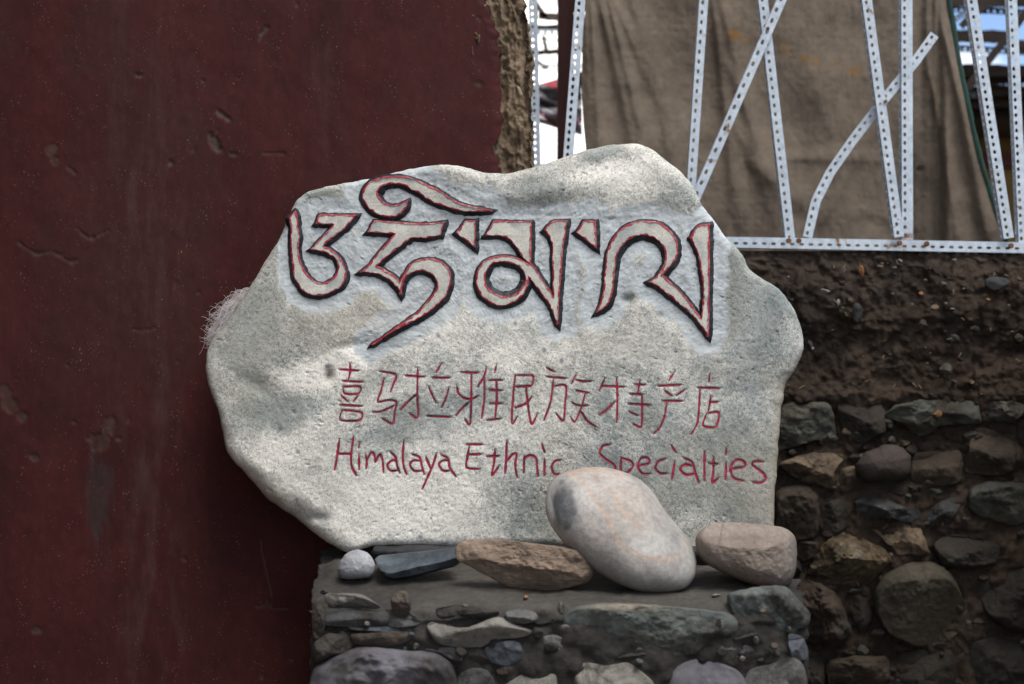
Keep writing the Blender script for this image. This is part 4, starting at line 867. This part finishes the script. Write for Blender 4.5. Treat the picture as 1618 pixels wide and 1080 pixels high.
tag(obj('slate_slab', V, F, r_sl2, base=V.mean(0), tint=np.tile([.1, .1, .1, 0], (len(V), 1))), 'dark blue slate flake tilted on the ledge between white pebble and brown flat rock', 'stone slab')
def shim(x0, x1, zt, zb, y0, y1, label, seed):
    r_ = random.Random(seed); n = 90; xs_ = np.linspace(x0, x1, n); k = 9
    prof = [(y1, 0), (y0+.015, 0), (y0, -.15), (y0+.001, -.5), (y0+.004, -.9), (y0+.015, -1), (y1, -1)]
    V = []
    for (yy_, t_) in prof:
        x = xs_; taper = smooth(0, .06, (xs_-x0)/(x1-x0))*smooth(1, .94, (xs_-x0)/(x1-x0))
        z = zt+(zb-zt)*(-t_) ; z = np.full(n, z)+fbm(np.c_[xs_*38, np.full(n, t_*2), np.full(n, seed)], 4, seed)*.0028
        y = yy_+fbm(np.c_[xs_*22, np.full(n, t_), np.full(n, seed+4)], 4, seed)*.014*(yy_ < y0+.02)+(1-taper)*.03
        V.append(np.c_[x, y, z*taper+(zt+zb)/2*(1-taper)])
    V = W(np.concatenate(V)); F = grid_faces(len(prof), n)
    a = np.arange(len(prof)*n).reshape(len(prof), n)
    F = np.r_[F, np.array([[a[0, i], a[-1, i], a[-1, i+1], a[0, i+1]] for i in range(n-1)])]
    tag(obj('slate_slab', V, F, m_shim, base=V.mean(0)), label, 'stone slab')
m_shim = M_('black_slate', (.018, .018, .020), (.035, .035, .038), 12, rough=.75, bump=.5, bscale=60)
shim(-.225, -.075, -.322, -.345, -.028, .09, 'black slate wedged under the left foot of the carved slab', 21)
shim(-.080, .40, -.321, -.352, -.030, .09, 'long black slate under the carved slab behind the brown and pale stones', 33)
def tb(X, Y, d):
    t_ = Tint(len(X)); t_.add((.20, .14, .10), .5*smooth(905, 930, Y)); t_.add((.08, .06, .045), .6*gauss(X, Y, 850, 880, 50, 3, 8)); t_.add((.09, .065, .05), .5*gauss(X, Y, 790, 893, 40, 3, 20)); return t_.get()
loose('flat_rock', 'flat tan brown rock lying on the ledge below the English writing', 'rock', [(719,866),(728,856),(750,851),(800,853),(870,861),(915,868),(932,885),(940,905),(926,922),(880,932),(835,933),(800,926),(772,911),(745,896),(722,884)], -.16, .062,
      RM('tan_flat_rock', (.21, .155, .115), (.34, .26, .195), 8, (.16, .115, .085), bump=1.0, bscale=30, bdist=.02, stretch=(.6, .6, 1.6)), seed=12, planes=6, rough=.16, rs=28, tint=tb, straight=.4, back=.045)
VEIN = [[(893,747),(917,757),(937,783),(957,810),(967,833),(977,853),(1000,873),(1030,883),(1067,883)], [(967,777),(980,800),(1000,823),(1012,838)], [(1067,883),(1080,865),(1088,850)], [(893,747),(915,742),(950,743),(985,752)]]
def tbo(X, Y, d):
    t_ = Tint(len(X)); fr = (d <= .02)
    t_.add((.085, .09, .10), 1.0*smooth(.22, .55, gauss(X, Y, 892, 802, 19, 40, -8)+.12*vnoise(np.stack([X/8, Y/8, X*0], -1), 3)))
    t_.add((.60, .59, .57), .9*smooth(.3, .8, gauss(X, Y, 868, 800, 7, 45, -10)))
    t_.add((.46, .37, .31), .55*gauss(X, Y, 985, 790, 60, 40, 40)); t_.add((.25, .24, .235), .55*gauss(X, Y, 950, 850, 50, 25, 40)+.4*gauss(X, Y, 1010, 905, 60, 20, 10))
    t_.add((.25, .19, .15), .8*gauss(X, Y, 943, 757, 14, 7, 40)); t_.add((.28, .28, .30), .6*gauss(X, Y, 965, 785, 9, 7)); t_.add((.27, .28, .29), .5*gauss(X, Y, 985, 800, 10, 6, 30))
    t_.add((.24, .205, .17), .7*smooth(895, 930, Y+(X-1000)*-.12))
    for i_, p in enumerate(VEIN):
        dd = poly_dist(X, Y, open_curve(p, 3), 3)+vnoise(np.stack([X/7, Y/7, X*0], -1), 8)*1.5; t_.add((.46, .33, .25), (.8 if i_ != 2 else .4)*smooth(7, 1.5, dd))
    return t_.get()
loose('boulder', 'large pale egg-shaped boulder with pink veins leaning on the carved slab', 'boulder', [(862,792),(866,769),(880,752),(905,742),(930,738),(955,738),(985,745),(1010,757),(1030,775),(1047,800),(1066,825),(1085,848),(1097,870),(1101,895),(1095,915),(1080,930),(1055,936),(1020,936),(985,926),(950,907),(920,885),(895,862),(875,837),(864,814)], -.175, .075,
      RM('pale_boulder', (.25, .24, .225), (.47, .455, .43), 8, (.17, .17, .17), bump=.35, bscale=70, bdist=.006, speck=(.16, .16, .16), speck_s=200, speck_t=.12), seed=31, rough=.018, rs=60, lean=.38, jitter=.4, straight=.0, tint=tbo, n=220, rings=70, pw=2.05)
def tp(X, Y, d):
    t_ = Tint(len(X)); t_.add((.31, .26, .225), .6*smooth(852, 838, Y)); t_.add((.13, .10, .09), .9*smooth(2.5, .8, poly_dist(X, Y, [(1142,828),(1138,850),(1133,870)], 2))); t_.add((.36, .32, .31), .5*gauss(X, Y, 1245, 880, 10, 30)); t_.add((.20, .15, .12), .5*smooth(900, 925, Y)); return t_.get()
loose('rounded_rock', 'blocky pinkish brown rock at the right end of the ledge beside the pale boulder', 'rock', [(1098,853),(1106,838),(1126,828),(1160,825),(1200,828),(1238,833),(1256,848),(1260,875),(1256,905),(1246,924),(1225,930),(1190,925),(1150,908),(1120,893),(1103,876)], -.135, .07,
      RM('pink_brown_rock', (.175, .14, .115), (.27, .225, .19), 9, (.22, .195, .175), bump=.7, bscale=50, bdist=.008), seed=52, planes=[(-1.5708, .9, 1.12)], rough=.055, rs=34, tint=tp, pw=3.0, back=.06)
# ================================================================ wool tuft
m_wool = M_('wool', (.62, .57, .57), (.78, .74, .74), 30, bump=0, rough=.9)
V, F = [], []; wr_ = random.Random(5)
def strand(p0, p1, bend, w0):
    n = 9; t = np.linspace(0, 1, n); a = np.array(p0); b_ = np.array(p1); d = b_-a; nn = np.array([-d[1], d[0]])
    c = a+d*t[:, None]+nn*(np.sin(t*math.pi*wr_.uniform(.7, 1.6))*bend)[:, None]+np.stack([np.sin(t*wr_.uniform(6, 16)+wr_.uniform(0, 6)), np.cos(t*wr_.uniform(6, 16)+wr_.uniform(0, 6))], -1)*wr_.uniform(.5, 2.2)*t[:, None]
    y = wr_.uniform(.02, .075)+t*wr_.uniform(-.01, .03); wd_ = w0*(1-.7*t)
    q = P(c[:, 0], c[:, 1], y); tg = np.gradient(q, axis=0); tg /= np.linalg.norm(tg, axis=1)[:, None]+1e-9; s1 = np.cross(tg, [0, 1, 0]); s1 /= np.linalg.norm(s1, axis=1)[:, None]+1e-9; s2 = np.cross(tg, s1)
    o0 = sum(len(x) for x in V); ring = [q+(s1*math.cos(k*2.094)+s2*math.sin(k*2.094))*(wd_*.0005)[:, None] for k in range(3)]; V.append(np.concatenate(ring))
    i = np.arange(3*n).reshape(3, n)+o0; F.append(np.stack([i[:, :-1], np.roll(i, -1, 0)[:, :-1], np.roll(i, -1, 0)[:, 1:], i[:, 1:]], -1).reshape(-1, 4))
for k in range(1500):
    t_ = wr_.random(); rx, ry = 396-48*t_+wr_.uniform(-4, 8), 466+66*t_+wr_.uniform(-6, 6)
    ln = wr_.uniform(14, 40)*(1-.35*abs(t_-.5)); an = math.radians(wr_.gauss(188-48*t_, 26)); strand((rx+6, ry), (rx+ln*math.cos(an), ry-ln*math.sin(an)*-1.0 if False else ry+ln*(-math.sin(an))*(1 if t_ < .5 else -1)*.6+ln*.35), wr_.uniform(-.5, .5), wr_.uniform(1.0, 1.9))
tag(obj('wool_tuft', W(np.concatenate(V)), np.concatenate(F), m_wool, base=Pt(375, 520, .05)), 'tuft of pinkish white wool sticking out behind the upper left edge of the carved slab', 'wool')
# ================================================================ slotted angle frame
m_steel, t, b, col, (N, noise, ramp, mix, l) = mat('white_painted_steel', (.41, .47, .54), (.49, .55, .62), 6, rough=.5, bump=.12, bscale=80, bdist=.002, spec=.4)
rn_ = ramp(noise(9, 9, .75, .5).outputs[0], .60, .66); col = mix(rn_.outputs[0], col, (.20, .085, .03)); rn2 = ramp(noise(50, 6, .7).outputs[0], .66, .72); col = mix(rn2.outputs[0], col, (.25, .14, .08)); l(col, b.inputs['Base Color'])
m_bolt = M_('rusty_bolt', (.10, .04, .02), (.2, .09, .05), 60)
def angle_bar(root, pts, wpx, y, pitch, hole=(4.6, 7.6), off=.40, fl=0, th=.0022, nm='bar', m_=None):
    """slotted angle along photo points; fl=-1/+1 adds the second flange going back from that edge"""
    c = np.array([P(*(np.array(float(q)) for q in (a, b_, y))) for a, b_ in pts]); k = (DC+y)/2247
    wd_ = wpx*k; pt = pitch*k; hw = hole[0]*k/2; hl = hole[1]*k/2
    V, F = [], []
    def flange(c, ax_w, nrm, w0, offw):
        L_ = np.r_[0, np.cumsum(np.linalg.norm(np.diff(c, axis=0), axis=1))]; tot = L_[-1]; n = int(tot/pt)
        def at_(s):
            s_ = np.clip(s, 0, tot); p = np.array([np.interp(s_, L_, c[:, i]) for i in range(3)]); j = min(len(c)-2, max(0, np.searchsorted(L_, s_)-1)); d = (c[j+1]-c[j])/np.linalg.norm(c[j+1]-c[j])
            return p, d
        def pos(s, w_):
            p, d = at_(s); ww = ax_w if ax_w is not None else np.array([-d[2], 0, d[0]]); return p+ww*w_
        cen = offw
        for i in range(n):
            s0, s1 = i*pt, (i+1)*pt; sm = (s0+s1)/2; o0 = len(V)
            outer = [(s0, 0), (sm, 0), (s1, 0), (s1, cen), (s1, w0), (sm, w0), (s0, w0), (s0, cen)]
            hh = .55
            inner = [(sm-hl*hh, cen-hw), (sm, cen-hw), (sm+hl*hh, cen-hw), (sm+hl, cen), (sm+hl*hh, cen+hw), (sm, cen+hw), (sm-hl*hh, cen+hw), (sm-hl, cen)]
            nf = nrm*th
            for lst in (outer, inner):
                for s, w_ in lst: V.append(pos(s, w_-w0*(.5 if ax_w is None else 0)))
            for lst in (outer, inner):
                for s, w_ in lst: V.append(pos(s, w_-w0*(.5 if ax_w is None else 0))+nf)
            for j in range(8):
                j2 = (j+1) % 8
                F.append((o0+j, o0+8+j, o0+8+j2, o0+j2)); F.append((o0+16+j, o0+16+j2, o0+24+j2, o0+24+j)); F.append((o0+8+j, o0+24+j, o0+24+j2, o0+8+j2))
                if j in (0, 1, 4, 5): F.append((o0+j, o0+j2, o0+16+j2, o0+16+j))
            if i in (0, n-1):
                for j in ((6, 7) if i == 0 else (2, 3)): j2 = (j+1) % 8; F.append((o0+j, o0+j2, o0+16+j2, o0+16+j))
    flange(c, None, np.array([0, 1.0, 0]), wd_, off*wd_)
    if fl:
        d = np.diff(c, axis=0); d /= np.linalg.norm(d, axis=1)[:, None]; dn = np.r_[d, d[-1:]]; nn = np.stack([-dn[:, 2], dn[:, 0]*0, dn[:, 0]], -1)
        c2 = c+nn*wd_*.5*fl+np.array([0, th*1.02, 0]); mean_n = nn.mean(0)*(-fl)
        flange(c2, np.array([0, 1.0, 0]), mean_n, wd_, wd_*.55)
    return obj(nm, W(np.array(V)), F, m_ or m_steel, root, smooth_=False)
FYY = .325
fr_b = Pt(1240, 392, FYY+.02)
frame = empty('slotted_angle_frame', fr_b, 'white perforated steel angle frame standing on top of the rubble wall', 'metal frame')
TOP = -300
def ext(p, q, ytop):  # continue the line p->q to photo row ytop
    t = (ytop-p[1])/(q[1]-p[1]); return (p[0]+(q[0]-p[0])*t, ytop)
def bar2(p, q, wpx, pitch, y, **k): angle_bar(frame, [ext(p, q, TOP), (p[0]+(q[0]-p[0])*(384-p[1])/(q[1]-p[1]), 384) if k.pop('down', True) else q], wpx, y, pitch, **k)
b_front = FYY-.006
bar2((842,0),(847.5,261),13.5,10.2,FYY+.10,fl=1,hole=(3.8,6)); bar2((917,0),(898,247),16,12.0,FYY+.003,fl=1)
bar2((1112,0),(1092.7,288),14,15.6,FYY+.003,hole=(4.2,8),fl=-1); bar2((1235,0),(1110,288),14.5,18.6,b_front-.003,hole=(5,9),fl=-1)
bar2((1206,0),(1249,378),15,14.0,FYY+.003,hole=(4.6,7),fl=-1); bar2((1370,0),(1421.5,378),15.5,13.6,b_front-.003,hole=(4.6,7),fl=-1); 
bar2((1433,0),(1434,381),17.5,13.3,FYY+.003,fl=-1,off=.28,hole=(4.6,7.2)); bar2((1536,0),(1595,381),16,12.0,b_front-.003,hole=(4.6,7),fl=-1)
bar2((1600,0),(1611,250),14,12.2,FYY+.003,fl=-1,off=.3,hole=(4.6,7))
angle_bar(frame, [(1477,54),(1447,96),(1395,159),(1347,222),(1312,272),(1289,318),(1275,378)], 15, FYY+.012, 13.2, hole=(4.4,7), fl=1)
angle_bar(frame, [(1628,120),(1624,250),(1616,310),(1609,378)], 13, FYY+.012, 12, hole=(4.4,7))
angle_bar(frame, [(1660,-300),(1720,384)], 15, FYY+.003, 13, hole=(4.6,7)); angle_bar(frame, [(1840,-300),(1838,384)], 17, FYY+.003, 13, hole=(4.6,7), fl=-1); angle_bar(frame, [(1830,-300),(1740,384)], 15, b_front-.003, 13, hole=(4.6,7))
angle_bar(frame, [(830,378),(1200,383),(1618,391),(1880,396)], 17, FYY, 14.8, hole=(8*.55,8.5), fl=-1, off=.42, nm='bottom_rail')
angle_bar(frame, [(830,-302),(1880,-298)], 17, FYY-.002, 14.8, hole=(4.4,8.5), fl=1, nm='top_rail')
def bolt(px, py, y, r=5.0):
    c = P(*(np.array(float(q)) for q in (px, py, y))); v, f = [], []
    for j, (rad, dy) in enumerate(((r, 0), (r, -.003), (r*.8, -.0042))):
        for k in range(6): a = k*math.pi/3+.3; v.append(c+np.array([math.cos(a)*rad*.00114, dy, math.sin(a)*rad*.00114]))
    for j in range(2):
        for k in range(6): f.append((j*6+k, j*6+(k+1) % 6, (j+1)*6+(k+1) % 6, (j+1)*6+k))
    f.append(tuple(range(12, 18))); obj('bolt', W(np.array(v)), f, m_bolt, frame, smooth_=False)
for px, py in [(1246,380),(1421,384),(1464,385),(1597,388),(1262,380),(1213,45),(1399,160)]: bolt(px, py, b_front-.003, 4.6 if py > 300 else 3)
# ================================================================ tarp
m_tarp = M_('canvas', (.145, .114, .086), (.182, .145, .110), 3, rough=.92, bump=.25, bscale=120, bdist=.002, c3=(.135, .105, .08), c3s=2.5, tint=True)
TY = .52
nx, nz = 300, 230; a, c = np.meshgrid(np.linspace(0, 1, nx), np.linspace(0, 1, nz), indexing='ij')
pyv = np.where(c < .2, -320+c/.2*325, 5+(c-.2)/.8*408)
lf = np.interp(pyv, [-320, 0, 60, 130, 200, 240, 395], [932, 926, 920, 919, 922, 926, 935]); rt = np.interp(pyv, [-320, 0, 95, 190, 250, 330, 385, 413], [1490, 1499, 1514, 1534, 1548, 1572, 1592, 1600])
px_ = lf+(rt-lf)*a
def fold(px0, py0, px1, py1, w_, amp, f0=0., f1=1.):
    """crease along a line, asymmetric ridge"""
    dx, dy = px1-px0, py1-py0; ln = math.hypot(dx, dy); u = ((px_-px0)*dx+(pyv-py0)*dy)/ln/ln; d = ((px_-px0)*dy-(pyv-py0)*dx)/ln
    m = smooth(-.15, .1, u)*smooth(1.2, .9, u); s = d/(w_*1.25*(.6+.8*np.clip(u, 0, 1)*f1)); return amp*m*(np.exp(-np.clip(s, 0, 9)**2*.7)*np.exp(-np.clip(-s, 0, 9)**2*2.2))
d_ = fbm(np.stack([px_/120, pyv/150, px_*0], -1), 3, 201)*.020+fbm(np.stack([px_/30, pyv/60, px_*0], -1), 3, 202)*.0035+fbm(np.stack([px_/9, pyv/11, px_*0], -1), 3, 206, ridged=True)*.0010
for args in [(925,20,940,260,10,.016),(935,15,952,260,9,.020),(950,10,1010,250,12,.024),(965,10,1022,230,9,.02),(975,10,1050,180,10,.014),(1000,5,1080,230,16,.010),(1140,0,1200,250,14,.020),(1128,10,1165,330,10,.018),(1150,100,1240,330,14,.014),
             (1190,260,1300,345,16,.012),(1240,250,1400,250,10,.008),(1160,190,1250,390,14,.012),(1300,350,1380,200,12,.010),(1360,330,1460,360,14,.008),(1465,-20,1468,390,10,.022),(1478,-20,1480,300,7,.020),(1488,20,1500,390,9,.025),(1495,60,1565,380,12,.045),(1470,120,1520,390,9,.02),(1440,30,1452,390,8,.012),(1290,120,1330,330,20,.006),(1050,200,1085,390,14,.012),(1010,230,1030,390,8,.014)]:
    d_ = d_-.52*fold(*args)
d_ = d_-.035*smooth(1480, 1500, px_)*smooth(0, 200, pyv)
v = P(px_.ravel(), pyv.ravel(), (TY+d_).ravel())
Tt = Tint(px_.size); X, Y = px_.ravel(), pyv.ravel(); nz_ = fbm(np.stack([X/7, Y/9, X*0], -1), 4, 207)
for cx, cy, rx, ry, al in [(1158,55,12,9,.8),(1240,82,6,12,.5),(1252,86,4,12,.5),(1275,92,12,9,.7),(1290,98,8,12,.55),(1322,100,10,5,.4),(1350,112,14,7,.6),(1175,62,14,4,.5),(1240,70,8,6,.4)]:
    Tt.add((.20, .105, .035), min(1, al*1.25)*smooth(.25, .75, gauss(X, Y, cx, cy, rx, ry)+nz_*.6))
Tt.add((.012, .011, .012), smooth(.45, .6, gauss(X, Y, 1455, 265, 9, 7)+nz_*.1)); Tt.add((.05, .04, .032), .4*gauss(X, Y, 1480, 160, 22, 200)); Tt.add((.04, .035, .03), .9*smooth(.3, .6, gauss(X, Y, 1482, 296, 3, 3)))  # second one: shade in the right-hand folds, painted as a dark strip
tarp = empty('canvas_tarp', P(np.array(1250.), np.array(396.), TY)*S+np.array([0, 0, CZ]), 'faded brown canvas tarp hanging in folds behind the white metal frame', 'tarp')
obj('canvas', W(v), grid_faces(nx, nz), m_tarp, tarp, tint=Tt.get())
hx = rt[0]; pe = pyv[0]; wv = fbm(np.stack([pe/14, pe*0, pe*0], -1), 3, 209)*1.6; de = d_[-1]
hv = np.concatenate([P(hx-3, pe, TY+de-.004), P(hx+1.5, pe, TY+de-.007), P(hx+5+wv, pe, TY+de-.002), P(hx+3, pe, TY+de+.006)])
hem = obj('hem', W(hv), grid_faces(4, nz), M_('green_webbing', (.010, .035, .028), (.014, .045, .035), 20), tarp)
# ================================================================ post, cloth and structure beyond
m_post = M_('maroon_timber', (.040, .012, .010), (.065, .022, .018), 10, stretch=(3, 3, .5), rough=.7)
v, f = prism_px((896, -360), (893, 400), 25, .62, .05)
tag(obj('timber_post', v, f, m_post, smooth_=False), 'dark maroon timber post left of the canvas tarp', 'post')
m_blackwood = M_('dark_timber', (.018, .013, .011), (.04, .03, .024), 8, stretch=(.5, 3, 3), rough=.9)
m_ochre = M_('ochre_plaster', (.17, .105, .030), (.23, .145, .045), 3, rough=.95, c3=(.13, .08, .03), c3s=2)
m_maroon = M_('maroon_beam_paint', (.055, .008, .010), (.085, .014, .016), 6, rough=.6)
def P1(px, py, y): return W(P(np.array(float(px)), np.array(float(py)), np.array(float(y))))
# ochre building far right
HY = 1.9
bld = empty('ochre_building', np.array([P1(1800, 400, HY)[0], HY*S, 0]), 'shaded ochre yellow building front with maroon beam past the right edge of the tarp', 'building')
def slab_px(root, nm, x0, x1, y0, y1, d, th, m_, wob=0):
    a = P1(x0, y0, d); c = P1(x1, y1, d); v, f = box_mesh(a[0], c[0], a[1], a[1]+th, c[2], a[2]); v = np.array(v)
    return obj(nm, v, f, m_, root, smooth_=False)
slab_px(bld, 'wall', 1420, 2200, 186, 860, HY, .3, m_ochre)
slab_px(bld, 'beam', 1419, 2201, 241, 263, HY-.04, .068, m_maroon)
slab_px(bld, 'eave', 1400, 2230, 174, 188, HY-.35, .9, m_blackwood)
slab_px(bld, 'beam', 1400, 2230, 150, 170, HY-.3, .08, m_blackwood)
# roof skeleton over the yard: dark beams, planks and slotted angles
roof = empty('roof_skeleton', np.array([P1(1600, 100, 1.4)[0], 1.4*S, 0]), 'ramshackle roof of dark beams and perforated steel angles against the blue sky at far right', 'roof frame')
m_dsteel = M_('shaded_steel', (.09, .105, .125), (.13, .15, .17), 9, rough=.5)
def ragged(root, nm, p0, p1, wpx, y, depth, m_, seed):
    n = 60; p0 = np.array(p0, float); p1 = np.array(p1, float); t = np.linspace(0, 1, n); c = p0+(p1-p0)*t[:, None]; d = (p1-p0)/np.linalg.norm(p1-p0); nn = np.array([-d[1], d[0]])
    r1 = 1+.22*fbm(np.c_[t*n/4, t*0, t*0+seed], 4, seed); r2 = 1+.22*fbm(np.c_[t*n/4, t*0+9, t*0+seed], 4, seed+1); V = []
    for s_, r_, q in ((-.5, r1, 0), (.5, r2, 0), (.5, r2, depth), (-.5, r1, depth)): e = c+nn*(wpx*s_*r_)[:, None]; V.append(P(e[:, 0], e[:, 1], np.full(n, y+q)))
    a = np.arange(4*n).reshape(4, n); F = [(int(a[j, i]), int(a[j, i+1]), int(a[(j+1) % 4, i+1]), int(a[(j+1) % 4, i])) for j in range(4) for i in range(n-1)]+[tuple(int(z) for z in a[:, 0]), tuple(int(z) for z in a[::-1, -1])]
    return obj(nm, W(np.concatenate(V)), F, m_, root, smooth_=False)
for p0, p1, w_, y_, dd, sd_ in [((1440,0),(1760,1),20,1.05,.05,1),((1440,56),(1590,58),21,1.2,.08,2),((1590,70),(1760,66),14,1.25,.06,13),((1470,109),(1700,113),18,1.3,.1,3),((1470,127),(1700,124),15,1.36,.1,4),((1470,142),(1720,146),17,1.4,.3,5),((1480,163),(1700,161),16,1.45,.2,6),((1600,77),(1740,82),17,1.5,.04,7)]:
    ragged(roof, 'beam', p0, p1, w_, y_, dd, m_blackwood, sd_)
ragged(roof, 'rafter', (1640, -5), (1528, 140), 13, 1.0, .06, m_blackwood, 8)
ragged(roof, 'rafter', (1518, 42), (1560, 4), 11, .95, .04, m_blackwood, 14)
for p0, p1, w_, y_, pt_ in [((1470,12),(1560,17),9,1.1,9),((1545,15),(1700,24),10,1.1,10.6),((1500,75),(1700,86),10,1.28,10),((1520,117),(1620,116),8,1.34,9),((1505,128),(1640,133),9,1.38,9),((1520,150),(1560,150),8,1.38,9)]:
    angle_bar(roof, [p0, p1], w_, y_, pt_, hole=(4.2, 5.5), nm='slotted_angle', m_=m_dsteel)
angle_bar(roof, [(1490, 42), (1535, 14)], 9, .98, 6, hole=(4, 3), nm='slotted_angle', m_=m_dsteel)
# behind the left gap
roof2 = empty('rafter_frame', np.array([P1(870, 60, 1.3)[0], 1.3*S, 0]), 'blurred rafters and perforated rails in the gap between red wall and maroon post', 'roof frame')
m_rafter = M_('weathered_rafter', (.07, .045, .035), (.13, .10, .085), 8)
ragged(roof2, 'rafter', (838, -8), (862, 28), 9, 1.3, .06, m_rafter, 15); ragged(roof2, 'rafter', (850, 24), (960, 36), 13, 1.3, .08, m_rafter, 16); ragged(roof2, 'rafter', (838, 43), (960, 41), 8, 1.32, .08, m_post, 17)
ragged(roof2, 'branch', (838, 84), (950, 76), 9, 1.6, .05, m_blackwood, 18); ragged(roof2, 'branch', (858, 56), (864, 82), 7, 1.55, .03, m_blackwood, 19); ragged(roof2, 'branch', (845, 92), (864, 108), 5, 1.6, .03, m_rafter, 20); ragged(roof2, 'branch', (860, 60), (930, 72), 3, 1.62, .03, m_blackwood, 23)
angle_bar(roof2, [(830, 50), (950, 50)], 9, 1.2, 10.5, hole=(4.4, 6), nm='slotted_angle'); angle_bar(roof2, [(830, 105), (950, 106)], 10, 1.7, 9, hole=(5, 6), nm='slotted_angle')
ragged(roof2, 'beam', (880, 2), (1140, -7), 14, .75, .04, m_blackwood, 24); ragged(roof2, 'beam', (900, 14), (936, 12), 12, .72, .03, m_post, 25)
# carries the loose frames
for r_, xs2, yd in ((roof2, (800, 990), 1.45), (roof, (1465, 1735), 1.3)):
    for x in xs2:
        a = P1(x, 2, yd); w_ = .05; v, f = box_mesh(a[0]-w_, a[0]+w_, a[1], a[1]+.1, 0, a[2]+.2); obj('post', np.array(v), f, m_blackwood, r_, smooth_=False)
# striped cloth hanging in the gap
nx, nz = 70, 60; a, c = np.meshgrid(np.linspace(0, 1, nx), np.linspace(0, 1, nz), indexing='ij')
topc = np.interp(a, [0, .5, 1], [142, 128, 112]); botc = np.interp(a, [0, .35, .7, 1], [186, 194, 205, 214]); px_ = 815+a*105; pyv = topc+(botc-topc)*c
d_ = .02*np.sin(c*11+a*5)+.012*np.sin(c*23-a*9)+fbm(np.stack([a*5, c*6, a*0], -1), 3, 301)*.02
Tc = Tint(px_.size); yy_ = (c-.0).ravel(); X = a.ravel(); al = np.ones(px_.size)
base_ = np.array([(.16, .15, .16), (.42, .42, .46), (.55, .55, .62), (.32, .03, .04), (.06, .055, .06)])
s = yy_+.12*np.sin(X*7); idx = np.select([s < .08, s < .26, s < .36, s < .42, s < .55, s < .60, s < .80, s < .86], [3, 0, 4, 1, 0, 4, 2, 3], 2)
tint_ = np.c_[base_[idx], al]
tint_[:, :3] = np.where(((X > .62) & (X < .70) & (s > .5))[:, None], np.array([.35, .02, .05]), tint_[:, :3])
v = P(px_.ravel(), pyv.ravel(), (1.0+d_).ravel())
tag(obj('hanging_cloth', W(v), grid_faces(nx, nz), M_('printed_cloth', (.3, .3, .32), (.34, .34, .36), 5, tint=True), tint=tint_, base=Pt(868, 205, 1.0)), 'grey and red striped cloth hanging in the gap left of the maroon post', 'cloth')
nx2 = 24
ragged_dark = ragged(roof2, 'post', (888, 180), (886, 420), 12, .95, .05, m_blackwood, 26)
# ---- clean-up of helper properties
for o in bpy.data.objects:
    if '_o' in o: del o['_o']
